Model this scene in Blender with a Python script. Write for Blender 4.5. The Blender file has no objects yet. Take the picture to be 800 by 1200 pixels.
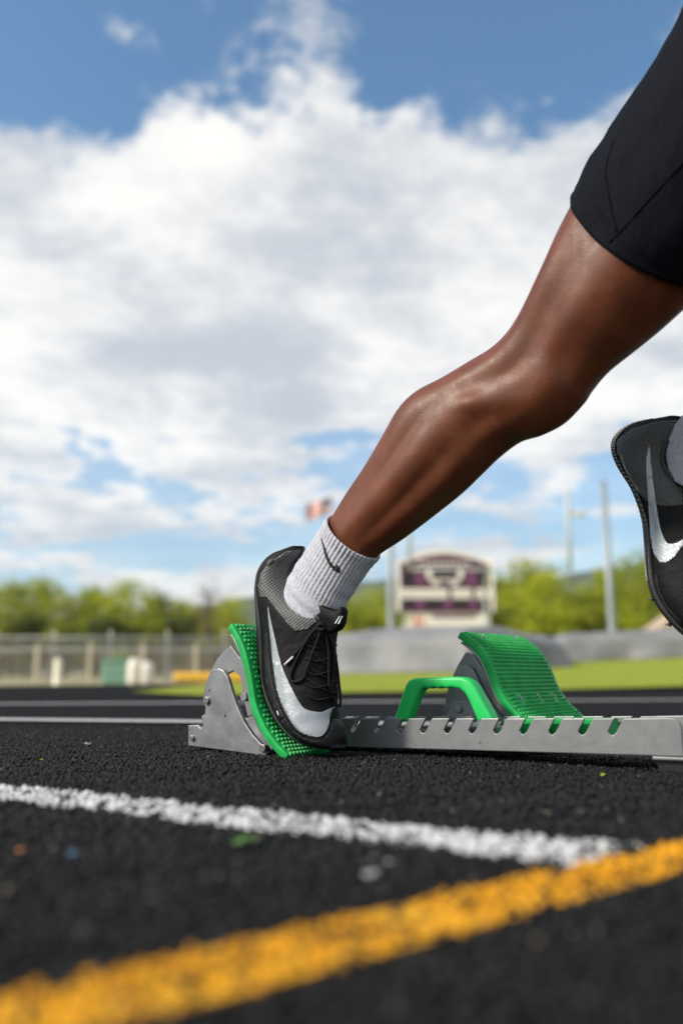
import bpy, bmesh, math, random
import numpy as np
from mathutils import Vector, Matrix, noise
from mathutils.bvhtree import BVHTree

random.seed(7); rng = np.random.default_rng(7)
sc = bpy.context.scene
COL = sc.collection
R = math.radians

# ------------------------------------------------------------------ camera
CAM_H = 0.115                      # lens centre above the track, metres
FPX = 1000.0                       # focal length in photo pixels (800 x 1200)
PITCH = math.atan(190 / 1000.0)
cam_d = bpy.data.cameras.new('camera')
cam = bpy.data.objects.new('camera', cam_d); COL.objects.link(cam)
cam.location = (0, 0, CAM_H)
cam.rotation_euler = (R(90) + PITCH, 0, 0)
cam_d.sensor_fit = 'VERTICAL'; cam_d.sensor_height = 36.0; cam_d.sensor_width = 24.0
cam_d.lens = 30.0
cam_d.clip_start = 0.02; cam_d.clip_end = 20000
cam_d.dof.use_dof = True
cam_d.dof.focus_distance = 1.19
cam_d.dof.aperture_fstop = 2.0
cam_d.dof.aperture_blades = 9
sc.camera = cam

# ------------------------------------------------------------------ sky, sun, exposure
SUN_EL, SUN_AZ = R(36), R(247)     # azimuth clockwise from +Y: veiled sun, left of the camera and a little behind it
wd = bpy.data.worlds.new('World'); sc.world = wd; wd.use_nodes = True
nt = wd.node_tree; nt.nodes.clear()
def N_(t, **k):
    n = nt.nodes.new(t)
    for a, b in k.items(): setattr(n, a, b)
    return n
def L_(a, b): nt.links.new(a, b)
def M_(op, a, b=None, c=None, clamp=False):
    n = N_('ShaderNodeMath', operation=op, use_clamp=clamp)
    for i, v in enumerate((a, b, c)):
        if v is None: continue
        if isinstance(v, (int, float)): n.inputs[i].default_value = v
        else: L_(v, n.inputs[i])
    return n.outputs[0]
sky = N_('ShaderNodeTexSky', sky_type='NISHITA')
sky.sun_disc = False; sky.sun_elevation = SUN_EL; sky.sun_rotation = SUN_AZ
sky.altitude = 100; sky.air_density = 1.0; sky.dust_density = 1.2; sky.ozone_density = 2.5
tc = N_('ShaderNodeTexCoord')
sep = N_('ShaderNodeSeparateXYZ'); L_(tc.outputs['Generated'], sep.inputs[0])
zc = M_('MAXIMUM', sep.outputs[2], 0.0)
zz = M_('ADD', zc, 0.16)
cx = M_('DIVIDE', sep.outputs[0], zz); cy = M_('DIVIDE', sep.outputs[1], zz)
comb = N_('ShaderNodeCombineXYZ'); L_(cx, comb.inputs[0]); L_(cy, comb.inputs[1])
def wnoise(scale, detail, rough, off, dist=0.0):
    mp = N_('ShaderNodeMapping'); mp.inputs['Location'].default_value = off
    L_(comb.outputs[0], mp.inputs['Vector'])
    n = N_('ShaderNodeTexNoise'); n.inputs['Scale'].default_value = scale
    n.inputs['Detail'].default_value = detail; n.inputs['Roughness'].default_value = rough
    n.inputs['Distortion'].default_value = dist
    L_(mp.outputs[0], n.inputs['Vector'])
    return n.outputs[0]
n_big = wnoise(0.55, 2, 0.5, (3.1, 1.7, 0))
n_mid = wnoise(2.3, 12, 0.66, (0.4, 5.2, 0), 0.12)
# a long cloud bank crossing the sky ahead, thinning towards the zenith and breaking up towards the horizon
bank = N_('ShaderNodeValToRGB')
bank.color_ramp.interpolation = 'EASE'
e = bank.color_ramp.elements
e[0].position = 0.0; e[0].color = (.60,)*3 + (1,)
e[1].position = 1.0; e[1].color = (.56,)*3 + (1,)
for p, v in ((.24, .38), (.31, .68), (.48, .72), (.58, .555), (.80, .49)):
    x = e.new(p); x.color = (v,)*3 + (1,)
warp = M_('MULTIPLY', M_('SUBTRACT', wnoise(0.9, 3, .5, (7.7, .3, 0)), .5), 0.55)
L_(M_('DIVIDE', M_('ADD', cy, warp), 4.0), bank.inputs[0])
cov = M_('ADD', M_('MULTIPLY', n_mid, 0.95), M_('MULTIPLY', M_('SUBTRACT', n_big, .5), .5))
cov = M_('ADD', cov, M_('MULTIPLY', M_('SUBTRACT', wnoise(7.5, 8, .62, (2.2, 8.1, 0), .2), .5), .34))
cov = M_('ADD', cov, M_('SUBTRACT', bank.outputs[0], 0.95))
mask = N_('ShaderNodeMapRange', interpolation_type='SMOOTHSTEP')
mask.inputs['From Min'].default_value = -0.03; mask.inputs['From Max'].default_value = 0.10
L_(cov, mask.inputs['Value'])
shade = N_('ShaderNodeMapRange', interpolation_type='SMOOTHSTEP')
shade.inputs['From Min'].default_value = 0.38; shade.inputs['From Max'].default_value = 0.60
shn = M_('ADD', M_('MULTIPLY', wnoise(1.7, 11, 0.64, (5.1, 7.9, 0), .15), .72), M_('MULTIPLY', wnoise(6.0, 9, 0.62, (1.4, 3.3, 0), .2), .28))
L_(shn, shade.inputs['Value'])
ccol = N_('ShaderNodeMix', data_type='RGBA')
ccol.inputs['A'].default_value = (.50, .53, .575, 1); ccol.inputs['B'].default_value = (.93, .905, .86, 1)
L_(shade.outputs[0], ccol.inputs['Factor'])
bg1 = N_('ShaderNodeBackground'); bg1.inputs[1].default_value = 0.118
tint = N_('ShaderNodeMix', data_type='RGBA', blend_type='MULTIPLY'); tint.inputs['Factor'].default_value = 1.0
tint.inputs['B'].default_value = (.80, 1.12, 1.18, 1); L_(sky.outputs[0], tint.inputs['A']); L_(tint.outputs['Result'], bg1.inputs[0])
bg2 = N_('ShaderNodeBackground'); bg2.inputs[1].default_value = 0.92
L_(ccol.outputs['Result'], bg2.inputs[0])
mixs = N_('ShaderNodeMixShader')
veil = M_('MULTIPLY', M_('SUBTRACT', 1.0, M_('MULTIPLY', zc, 2.2), clamp=True), 0.42)      # hazy air thickens towards the horizon
L_(M_('MAXIMUM', M_('MULTIPLY', mask.outputs[0], 0.92), veil), mixs.inputs[0]); L_(bg1.outputs[0], mixs.inputs[1]); L_(bg2.outputs[0], mixs.inputs[2])
wout = N_('ShaderNodeOutputWorld'); L_(mixs.outputs[0], wout.inputs[0])

sun_d = bpy.data.lights.new('sun', 'SUN'); sun_d.energy = 3.5; sun_d.angle = R(8); sun_d.color = (1.0, .91, .78)
sun = bpy.data.objects.new('sun', sun_d); COL.objects.link(sun)
sdir = Vector((math.sin(SUN_AZ) * math.cos(SUN_EL), math.cos(SUN_AZ) * math.cos(SUN_EL), math.sin(SUN_EL)))
sun.rotation_euler = (-sdir).to_track_quat('-Z', 'Y').to_euler()
sun.location = sdir * 60

vs = sc.view_settings
vs.view_transform = 'Standard'; vs.look = 'None'; vs.gamma = 1.0; vs.use_curve_mapping = False
vs.exposure = 0.40
sc.cycles.use_denoising = True
sc.cycles.max_bounces = 6; sc.cycles.transparent_max_bounces = 12

# ------------------------------------------------------------------ geometry helpers
cF = Vector((0, math.cos(PITCH), math.sin(PITCH))); cU = Vector((0, -math.sin(PITCH), math.cos(PITCH))); cR = Vector((1, 0, 0))
CAM = Vector((0, 0, CAM_H))
def ray(px, py): return (cF + cR * ((px - 400) / FPX) + cU * ((600 - py) / FPX))
def pix(p):
    d = Vector(p) - CAM; k = d.dot(cF)
    return Vector((400 + FPX * d.dot(cR) / k, 600 - FPX * d.dot(cU) / k))
def at(px, py, Y):
    r = ray(px, py); return CAM + r * (Y / r.y)
def G(px, py, z=0.0):
    r = ray(px, py); return CAM + r * ((z - CAM_H) / r.z)
YAW = R(36)                                         # the blocks run 36 degrees across the view
A = Vector((math.cos(YAW), -math.sin(YAW), 0)); NN = Vector((math.sin(YAW), math.cos(YAW), 0)); ZZ = Vector((0, 0, 1))
O = Vector((0.0066, 1.31, 0))
def Q(px, py, n):                                   # point of the upright plane n metres behind the rail's near face
    r = ray(px, py); return CAM + r * ((n - (CAM - O).dot(NN)) / r.dot(NN))
def W(a, n, z): return O + A * a + NN * n + ZZ * z
def loc(p): d = Vector(p) - O; return d.dot(A), d.dot(NN), d.z

MATS = {}
def setp(o, label=None, cat=None, group=None, kind=None):
    if label: o['label'] = label
    if cat: o['category'] = cat
    if group: o['group'] = group
    if kind: o['kind'] = kind
    return o
def empty(name, p, label=None, cat=None, group=None):
    o = bpy.data.objects.new(name, None); COL.objects.link(o); o.location = p
    o.empty_display_size = .05
    return setp(o, label, cat, group)
def wloc(o):
    v = Vector((0, 0, 0))
    while o is not None: v += Vector(o.location); o = o.parent
    return v
def link(name, me, mat=None, parent=None, smooth=False):
    """mesh given in world coordinates; parented so that it stays there"""
    o = bpy.data.objects.new(name, me); COL.objects.link(o)
    if mat is not None:
        for m in (mat if isinstance(mat, (list, tuple)) else [mat]): me.materials.append(m)
    if parent is not None:
        o.parent = parent; o.location = -wloc(parent)
    if smooth: me.polygons.foreach_set('use_smooth', [True] * len(me.polygons))
    return o
def mesh(name, V, F, mat=None, parent=None, smooth=False):
    me = bpy.data.meshes.new(name); me.from_pydata([tuple(v) for v in V], [], F); me.update()
    return link(name, me, mat, parent, smooth)
def fixn(o):
    bm = bmesh.new(); bm.from_mesh(o.data); bmesh.ops.recalc_face_normals(bm, faces=bm.faces); bm.to_mesh(o.data); bm.free(); return o
def bevel(o, w, seg=2, ang=35):
    m = o.modifiers.new('bevel', 'BEVEL'); m.width = w; m.segments = seg; m.limit_method = 'ANGLE'; m.angle_limit = R(ang)
    m.harden_normals = False
    return o
def prism(name, pts, vec, mat, parent=None, bw=0.0, smooth=False):
    """closed polygon of 3-D points pushed along vec"""
    n = len(pts); V = [Vector(p) for p in pts] + [Vector(p) + vec for p in pts]
    F = [list(range(n))[::-1], list(range(n, 2 * n))] + [[i, (i + 1) % n, n + (i + 1) % n, n + i] for i in range(n)]
    o = fixn(mesh(name, V, F, mat, parent, smooth))
    if bw: bevel(o, bw)
    return o
def box(name, c, s, mat, parent=None, rz=0, bw=0):
    hx, hy, hz = s[0] / 2, s[1] / 2, s[2] / 2
    m = Matrix.Rotation(rz, 3, 'Z')
    pts = [Vector(c) + m @ Vector(q) for q in ((-hx, -hy, -hz), (hx, -hy, -hz), (hx, hy, -hz), (-hx, hy, -hz))]
    return prism(name, pts, Vector((0, 0, s[2])), mat, parent, bw)
def spline(P, n, closed=False):
    """Catmull-Rom through points, n samples per span"""
    P = [Vector(p) for p in P]; out = []; m = len(P)
    for i in range(m if closed else m - 1):
        p0 = P[(i - 1) % m] if closed or i > 0 else P[0] * 2 - P[1]
        p1 = P[i]; p2 = P[(i + 1) % m]
        p3 = P[(i + 2) % m] if closed or i + 2 < m else P[-1] * 2 - P[-2]
        for k in range(n):
            t = k / n
            out.append(0.5 * ((2 * p1) + (p2 - p0) * t + (2 * p0 - 5 * p1 + 4 * p2 - p3) * t * t + (3 * p1 - p0 - 3 * p2 + p3) * t ** 3))
    if not closed: out.append(P[-1].copy())
    return out
def tube(name, pts, r, mat, parent=None, seg=10, closed=False, flat=None):
    pts = [Vector(p) for p in pts]; n = len(pts); V = []; F = []
    up = Vector((0, 0, 1)); prev = None
    for i, p in enumerate(pts):
        a = pts[(i - 1) % n] if closed or i > 0 else p; b = pts[(i + 1) % n] if closed or i < n - 1 else p
        t = (b - a).normalized()
        if prev is None:
            x = t.cross(up)
            if x.length < 1e-3: x = t.cross(Vector((1, 0, 0)))
            x.normalize()
        else:
            x = (prev - t * prev.dot(t)).normalized()
        prev = x; y = t.cross(x)
        rr = r[i] if isinstance(r, (list, tuple)) else r
        for k in range(seg):
            f = 2 * math.pi * k / seg
            V.append(p + x * (rr * math.cos(f)) + y * (rr * math.sin(f) * (flat or 1)))
    for i in range(n if closed else n - 1):
        j = (i + 1) % n
        for k in range(seg):
            l = (k + 1) % seg; F.append([i * seg + k, i * seg + l, j * seg + l, j * seg + k])
    if not closed: F.append(list(range(seg))[::-1]); F.append([(n - 1) * seg + k for k in range(seg)])
    return fixn(mesh(name, V, F, mat, parent, True))
def loft(name, rings, mat, parent=None, cap=(True, True), smooth=True):
    n = len(rings); s = len(rings[0]); V = [p for r in rings for p in r]; F = []
    for i in range(n - 1):
        for k in range(s):
            l = (k + 1) % s; F.append([i * s + k, i * s + l, (i + 1) * s + l, (i + 1) * s + k])
    if cap[0]:
        V.append(sum((Vector(p) for p in rings[0]), Vector()) / s); c = len(V) - 1
        F += [[c, (k + 1) % s, k] for k in range(s)]
    if cap[1]:
        V.append(sum((Vector(p) for p in rings[-1]), Vector()) / s); c = len(V) - 1; b = (n - 1) * s
        F += [[c, b + k, b + (k + 1) % s] for k in range(s)]
    return fixn(mesh(name, V, F, mat, parent, smooth))
def cyl(name, c, axis, r, h, mat, parent=None, seg=20, bw=0, r2=None):
    axis = Vector(axis).normalized(); x = axis.orthogonal().normalized(); y = axis.cross(x)
    r2 = r if r2 is None else r2
    a = [Vector(c) + x * (r * math.cos(2 * math.pi * k / seg)) + y * (r * math.sin(2 * math.pi * k / seg)) for k in range(seg)]
    b = [Vector(c) + axis * h + x * (r2 * math.cos(2 * math.pi * k / seg)) + y * (r2 * math.sin(2 * math.pi * k / seg)) for k in range(seg)]
    V = a + b; F = [list(range(seg))[::-1], list(range(seg, 2 * seg))] + [[k, (k + 1) % seg, seg + (k + 1) % seg, seg + k] for k in range(seg)]
    o = fixn(mesh(name, V, F, mat, parent))
    if bw: bevel(o, bw)
    return o

# ------------------------------------------------------------------ materials
def mat(name, col, rough=.5, metal=0, spec=.5, **k):
    m = bpy.data.materials.new(name); m.use_nodes = True
    b = m.node_tree.nodes['Principled BSDF']
    b.inputs['Base Color'].default_value = (*col, 1); b.inputs['Roughness'].default_value = rough
    b.inputs['Metallic'].default_value = metal; b.inputs['Specular IOR Level'].default_value = spec
    for a, v in k.items(): b.inputs[a.replace('_', ' ')].default_value = v
    MATS[name] = m
    return m
def nd(m, t, **k):
    n = m.node_tree.nodes.new(t)
    for a, b in k.items(): setattr(n, a, b)
    return n
def ln(m, a, b): m.node_tree.links.new(a, b)
def bs(m): return m.node_tree.nodes['Principled BSDF']
def tex(m, kind='Noise', scale=10, detail=4, rough=.55, coord='Object', mapscale=None, rot=None):
    t = nd(m, 'ShaderNodeTexCoord'); mp = nd(m, 'ShaderNodeMapping')
    if mapscale: mp.inputs['Scale'].default_value = mapscale
    if rot: mp.inputs['Rotation'].default_value = rot
    ln(m, t.outputs[coord], mp.inputs['Vector'])
    n = nd(m, 'ShaderNodeTex' + kind); n.inputs['Scale'].default_value = scale
    if kind == 'Noise': n.inputs['Detail'].default_value = detail; n.inputs['Roughness'].default_value = rough
    ln(m, mp.outputs[0], n.inputs['Vector'])
    return n
def ramp(m, src, stops):
    r = nd(m, 'ShaderNodeValToRGB'); e = r.color_ramp.elements
    while len(e) < len(stops): e.new(.5)
    for x, (p, c) in zip(e, stops): x.position = p; x.color = (*c, 1) if len(c) == 3 else c
    ln(m, src, r.inputs[0]); return r
def bump(m, src, strength=.3, dist=.002, prev=None):
    b = nd(m, 'ShaderNodeBump'); b.inputs['Strength'].default_value = strength; b.inputs['Distance'].default_value = dist
    ln(m, src, b.inputs['Height'])
    if prev is not None: ln(m, prev.outputs[0], b.inputs['Normal'])
    ln(m, b.outputs[0], bs(m).inputs['Normal']); return b
def colvar(m, c1, c2, scale=20, detail=5, lo=.35, hi=.65, **k):
    n = tex(m, 'Noise', scale, detail, **k); r = ramp(m, n.outputs[0], [(lo, c1), (hi, c2)])
    ln(m, r.outputs[0], bs(m).inputs['Base Color']); return n

m_skin = mat('skin', (.19, .075, .042), .45, 0, .42)
n = colvar(m_skin, (.108, .0285, .0105), (.158, .0440, .0165), 26, 9, .34, .66)
n2 = tex(m_skin, 'Voronoi', 620); b1 = bump(m_skin, n2.outputs['Distance'], .28, .0006)
n3 = tex(m_skin, 'Noise', 60, 4); bump(m_skin, n3.outputs[0], .18, .002, b1)
r3 = ramp(m_skin, n3.outputs[0], [(.3, (.40,)*3), (.7, (.58,)*3)]); ln(m_skin, r3.outputs[0], bs(m_skin).inputs['Roughness'])
bs(m_skin).inputs['Subsurface Weight'].default_value = .08
bs(m_skin).inputs['Subsurface Radius'].default_value = (.008, .003, .0015)
bs(m_skin).inputs['Subsurface Scale'].default_value = .6

m_short = mat('black_stretch_fabric', (.0034, .0041, .0078), .75, 0, .09)
bs(m_short).inputs['Sheen Weight'].default_value = .0
n = tex(m_short, 'Noise', 1400, 2); b1 = bump(m_short, n.outputs[0], .35, .0006)
n = tex(m_short, 'Noise', 22, 4, mapscale=(1, 1, .35)); bump(m_short, n.outputs[0], .6, .012, b1)
m_shirt = mat('dark_singlet_fabric', (.02, .02, .026), .75)

m_sock = mat('white_ribbed_knit', (.66, .66, .70), .9, 0, .2)
bs(m_sock).inputs['Sheen Weight'].default_value = .25
n = tex(m_sock, 'Noise', 1100, 3); bump(m_sock, n.outputs[0], .6, .001)
n = colvar(m_sock, (.40, .405, .47), (.55, .555, .62), 260, 4)
m_black_print = mat('black_print', (.012, .012, .014), .7)

def weave(name, c1, c2, scale, rough=.5, strength=.8, dist=.0012):
    m = mat(name, c1, rough)
    t = nd(m, 'ShaderNodeUVMap')
    mp = nd(m, 'ShaderNodeMapping'); mp.inputs['Scale'].default_value = (scale, scale, scale); mp.inputs['Rotation'].default_value = (0, 0, R(38))
    ln(m, t.outputs[0], mp.inputs['Vector'])
    v = nd(m, 'ShaderNodeTexVoronoi'); v.inputs['Scale'].default_value = 1.0; v.inputs['Randomness'].default_value = .12
    ln(m, mp.outputs[0], v.inputs['Vector'])
    r = ramp(m, v.outputs['Distance'], [(.18, c2), (.52, c1)]); ln(m, r.outputs[0], bs(m).inputs['Base Color'])
    bp = bump(m, v.outputs['Distance'], strength, dist)
    return m
m_mesh = weave('black_open_mesh', (.10, .108, .11), (.006, .006, .007), 340, .5)
m_upper = mat('black_upper_fabric', (.0035, .0035, .005), .60, 0, .2)
n = tex(m_upper, 'Noise', 700, 2); b1 = bump(m_upper, n.outputs[0], .4, .0006)
n = tex(m_upper, 'Noise', 55, 4); bump(m_upper, n.outputs[0], .5, .004, b1)
m_toe = mat('black_matte_overlay', (.014, .014, .017), .55, 0, .3)
n = tex(m_toe, 'Noise', 240, 5); bump(m_toe, n.outputs[0], .3, .0008)
n = colvar(m_toe, (.006, .006, .008), (.028, .028, .031), 60, 6, .48, .8)
m_trim = mat('grey_rubberised_trim', (.022, .023, .027), .5)
m_swoosh = mat('silver_reflective_film', (.36, .39, .42), .40, .5, .5)
n = tex(m_swoosh, 'Noise', 420, 3); b1 = bump(m_swoosh, n.outputs[0], .35, .0008)
n = tex(m_swoosh, 'Noise', 60, 4); bump(m_swoosh, n.outputs[0], .25, .003, b1)
m_sole = mat('black_sole_plate', (.012, .012, .013), .4)
n = tex(m_sole, 'Noise', 150, 5); bump(m_sole, n.outputs[0], .4, .001)
m_midsole = mat('grey_ridged_midsole', (.30, .30, .29), .6)
m_lace = mat('black_lace', (.006, .006, .007), .7, 0, .3)
n = tex(m_lace, 'Noise', 1500, 2); bump(m_lace, n.outputs[0], .8, .001)
m_white = mat('white_print', (.72, .73, .75), .55)
m_spike = mat('dark_spike_steel', (.12, .12, .13), .35, .9)

m_green = mat('green_rubber_pad', (.005, .27, .055), .5, 0, .35)
n = colvar(m_green, (.004, .29, .055), (.008, .40, .09), 40, 5)
bs(m_green).inputs['Subsurface Weight'].default_value = .06; bs(m_green).inputs['Subsurface Radius'].default_value = (.002, .008, .003)
m_handle = mat('green_plastic_handle', (.015, .56, .12), .42, 0, .5)
n = tex(m_handle, 'Noise', 500, 3); bump(m_handle, n.outputs[0], .15, .0006)
m_alu = mat('brushed_aluminium', (.42, .43, .44), .40, .6)
n = tex(m_alu, 'Noise', 40, 5, mapscale=(1, 1, 14)); r = ramp(m_alu, n.outputs[0], [(.3, (.44,)*3), (.7, (.58,)*3)])
ln(m_alu, r.outputs[0], bs(m_alu).inputs['Roughness'])
n2 = colvar(m_alu, (.20, .21, .22), (.25, .26, .27), 60, 7)
n3 = tex(m_alu, 'Noise', 90, 8, mapscale=(1, 1, 12)); b_1 = bump(m_alu, n3.outputs[0], .15, .0010); n4 = tex(m_alu, 'Noise', 30, 9, .75); r4 = ramp(m_alu, n4.outputs[0], [(.60, (.25, .26, .27)), (.68, (.12, .12, .12))]); mxa = nd(m_alu, 'ShaderNodeMix', data_type='RGBA', blend_type='DARKEN'); mxa.inputs['Factor'].default_value = .7
ln(m_alu, r4.outputs[0], mxa.inputs['A']); ln(m_alu, bs(m_alu).inputs['Base Color'].links[0].from_socket, mxa.inputs['B']); ln(m_alu, mxa.outputs['Result'], bs(m_alu).inputs['Base Color'])
m_cast = mat('cast_grey_aluminium', (.33, .34, .35), .5, .75)
n2 = colvar(m_cast, (.20, .21, .22), (.30, .31, .32), 30, 7)
n3 = tex(m_cast, 'Noise', 180, 6); bump(m_cast, n3.outputs[0], .25, .001)
m_bolt = mat('dark_bolt', (.30, .30, .30), .35, .9)

# track: black rubber granules
m_track = mat('black_rubber_track', (.016, .016, .018), .9, 0, .08)
n = colvar(m_track, (.0035, .0035, .004), (.014, .014, .016), 120, 8, .35, .7)
v = tex(m_track, 'Voronoi', 240); b1 = bump(m_track, v.outputs['Distance'], .9, .004)
n = tex(m_track, 'Noise', 8, 5); bump(m_track, n.outputs[0], .3, .01, b1)
m_gran = mat('rubber_granules', (.02, .02, .022), .62, 0, .28)
at_ = nd(m_gran, 'ShaderNodeAttribute'); at_.attribute_name = 'col'; ln(m_gran, at_.outputs['Color'], bs(m_gran).inputs['Base Color'])
def paint(name, c):
    m = mat(name, c, .75, 0, .3)
    v = tex(m, 'Voronoi', 230, coord='Object'); bump(m, v.outputs['Distance'], .9, .004)
    n = tex(m, 'Noise', 90, 8); r = ramp(m, n.outputs[0], [(.28, (.03, .03, .03)), (.42, c)]); ln(m, r.outputs[0], bs(m).inputs['Base Color'])
    return m
m_wline = paint('worn_white_paint', (.76, .77, .78))
m_wfaint = paint('faded_white_paint', (.42, .42, .43))
m_yline = paint('worn_yellow_paint', (.82, .40, .010))

# ================================================================== the setting
def smooth01(t): t = max(0.0, min(1.0, t)); return t * t * (3 - 2 * t)
def z_field(x, y): return .008 + max(0, min(y, 30) - 6) * (.0109 + .0031 * max(0, min(x, 12)))
def edge_left(y):
    P = [(4.4, -1.0), (5.5, -1.33), (7.7, -1.23), (10.4, -.73), (16, 0), (60, 6), (140, 18)]
    for (y0, x0), (y1, x1) in zip(P, P[1:]):
        if y <= y1: return x0 + (x1 - x0) * (y - y0) / (y1 - y0)
    return P[-1][1]
def z_terrain(x, y):
    # land round the track: a shallow swale on the left, level with the field further right
    base = -.06
    left = smooth01((y - 8.5) / 8) * -.075
    right = max(0, min(y, 30) - 6) * .011 - .09
    k = smooth01((x - edge_left(max(4.4, y)) + 3) / 3)
    z = base + left * (1 - k) + right * k
    far = max(0, y - 120)
    return z + .004 * far * smooth01(far / 200)
xs = [-2500, -1200, -500, -200, -100] + list(np.arange(-60, 61, 4.0)) + [100, 200, 500, 1200, 2500]
ys = [-300, -100, -40, -20, -12, -6, 0, 4] + list(np.arange(6, 40, 2.0)) + [45, 50, 60, 75, 95, 120, 160, 220, 300, 450]
V = [(x, y, z_terrain(x, y)) for y in ys for x in xs]; w = len(xs)
F = [[j * w + i, j * w + i + 1, (j + 1) * w + i + 1, (j + 1) * w + i] for j in range(len(ys) - 1) for i in range(w - 1)]
m_ground = mat('dry_verge_grass', (.2, .17, .08), .9, 0, .2)
n = colvar(m_ground, (.20, .19, .08), (.42, .36, .23), .7, 6, .35, .65)
setp(mesh('ground', V, F, m_ground, smooth=True), kind='structure')

TR = [(-60, -14), (70, -14), (70, 32), (20, 120), (6.2, 60), (.2, 17), (-1.4, 10.9), (-3.5, 8.9), (-14, 8.0), (-60, 7.0)]
setp(mesh('running_track', [(x, y, 0) for x, y in TR], [list(range(len(TR)))], m_track), kind='structure')

def edge_near(x):
    P = [(-1.33, 5.5), (-.7, 4.45), (.1, 5.3), (2.9, 7.0), (10, 10), (70, 30)]
    for (x0, y0), (x1, y1) in zip(P, P[1:]):
        if x <= x1: return y0 + (y1 - y0) * (x - x0) / (x1 - x0)
    return 30
m_grass = mat('infield_grass', (.14, .22, .03), .8, 0, .2)
n = colvar(m_grass, (.24, .30, .022), (.37, .41, .036), 5, 8, .3, .7)
n2 = tex(m_grass, 'Noise', 60, 6); bump(m_grass, n2.outputs[0], .8, .05)
V = []; F = []; nx, ny = 60, 40
for j in range(ny + 1):
    for i in range(nx + 1):
        s = (i / nx) ** 2.2; t = (j / ny) ** 1.8
        x0 = -1.33 + s * 70
        yn = edge_near(x0); y = yn + t * (110 - yn)
        x = x0 + (edge_left(y) + 1.33) * (1 - s) if y > 5.5 else x0
        V.append((x, y, z_field(x, y)))
F = [[j * (nx + 1) + i, j * (nx + 1) + i + 1, (j + 1) * (nx + 1) + i + 1, (j + 1) * (nx + 1) + i] for j in range(ny) for i in range(nx)]
setp(mesh('infield_turf', V, F, m_grass, smooth=True), kind='structure')

# painted lines: quads on the track, traced on the ground
def strip(p0, p1, w0, e0=0, e1=0):
    p0 = Vector(p0); p1 = Vector(p1); d = (p1 - p0).normalized(); s = Vector((-d.y, d.x, 0)) * (w0 / 2)
    a = p0 - d * e0; b = p1 + d * e1
    return [a - s, b - s, b + s, a + s]
wl = [G(0, 922.5), G(765, 999.5), G(765, 1028), G(0, 942)]
dl = (wl[0] - wl[1]).normalized(); dl2 = (wl[3] - wl[2]).normalized()
WL = [wl[0] + dl * 2.5, wl[1], wl[2], wl[3] + dl * 2.5]
yl = [G(0, 1177), G(800, 988), G(800, 1036), G(0, 1244)]
dy = (yl[1] - yl[0]).normalized()
YL = [yl[0] - dy * .5, yl[1] + dy * 2.5, yl[2] + dy * 2.5, yl[3] - dy * .5]
def line_sheet(name, q, z, m, label):
    o = mesh(name, [(p[0], p[1], z) for p in q], [[0, 1, 2, 3]], m)
    return setp(o, kind='structure', label=label)
line_sheet('painted_line', WL, .0012, m_wline, 'worn white painted line crossing in front of the starting block')
line_sheet('painted_line', YL, .0022, m_yline, 'blurred yellow painted line nearest the camera')
line_sheet('painted_line', strip(G(0, 844.5), G(230, 847), .12, 12, 9), .004, m_wfaint, 'white lane line just behind the starting block', )
line_sheet('painted_line', strip(G(0, 826), G(800, 821), .13, 20, 30), .004, m_wfaint, 'faint white lane line next to the grass')

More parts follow.
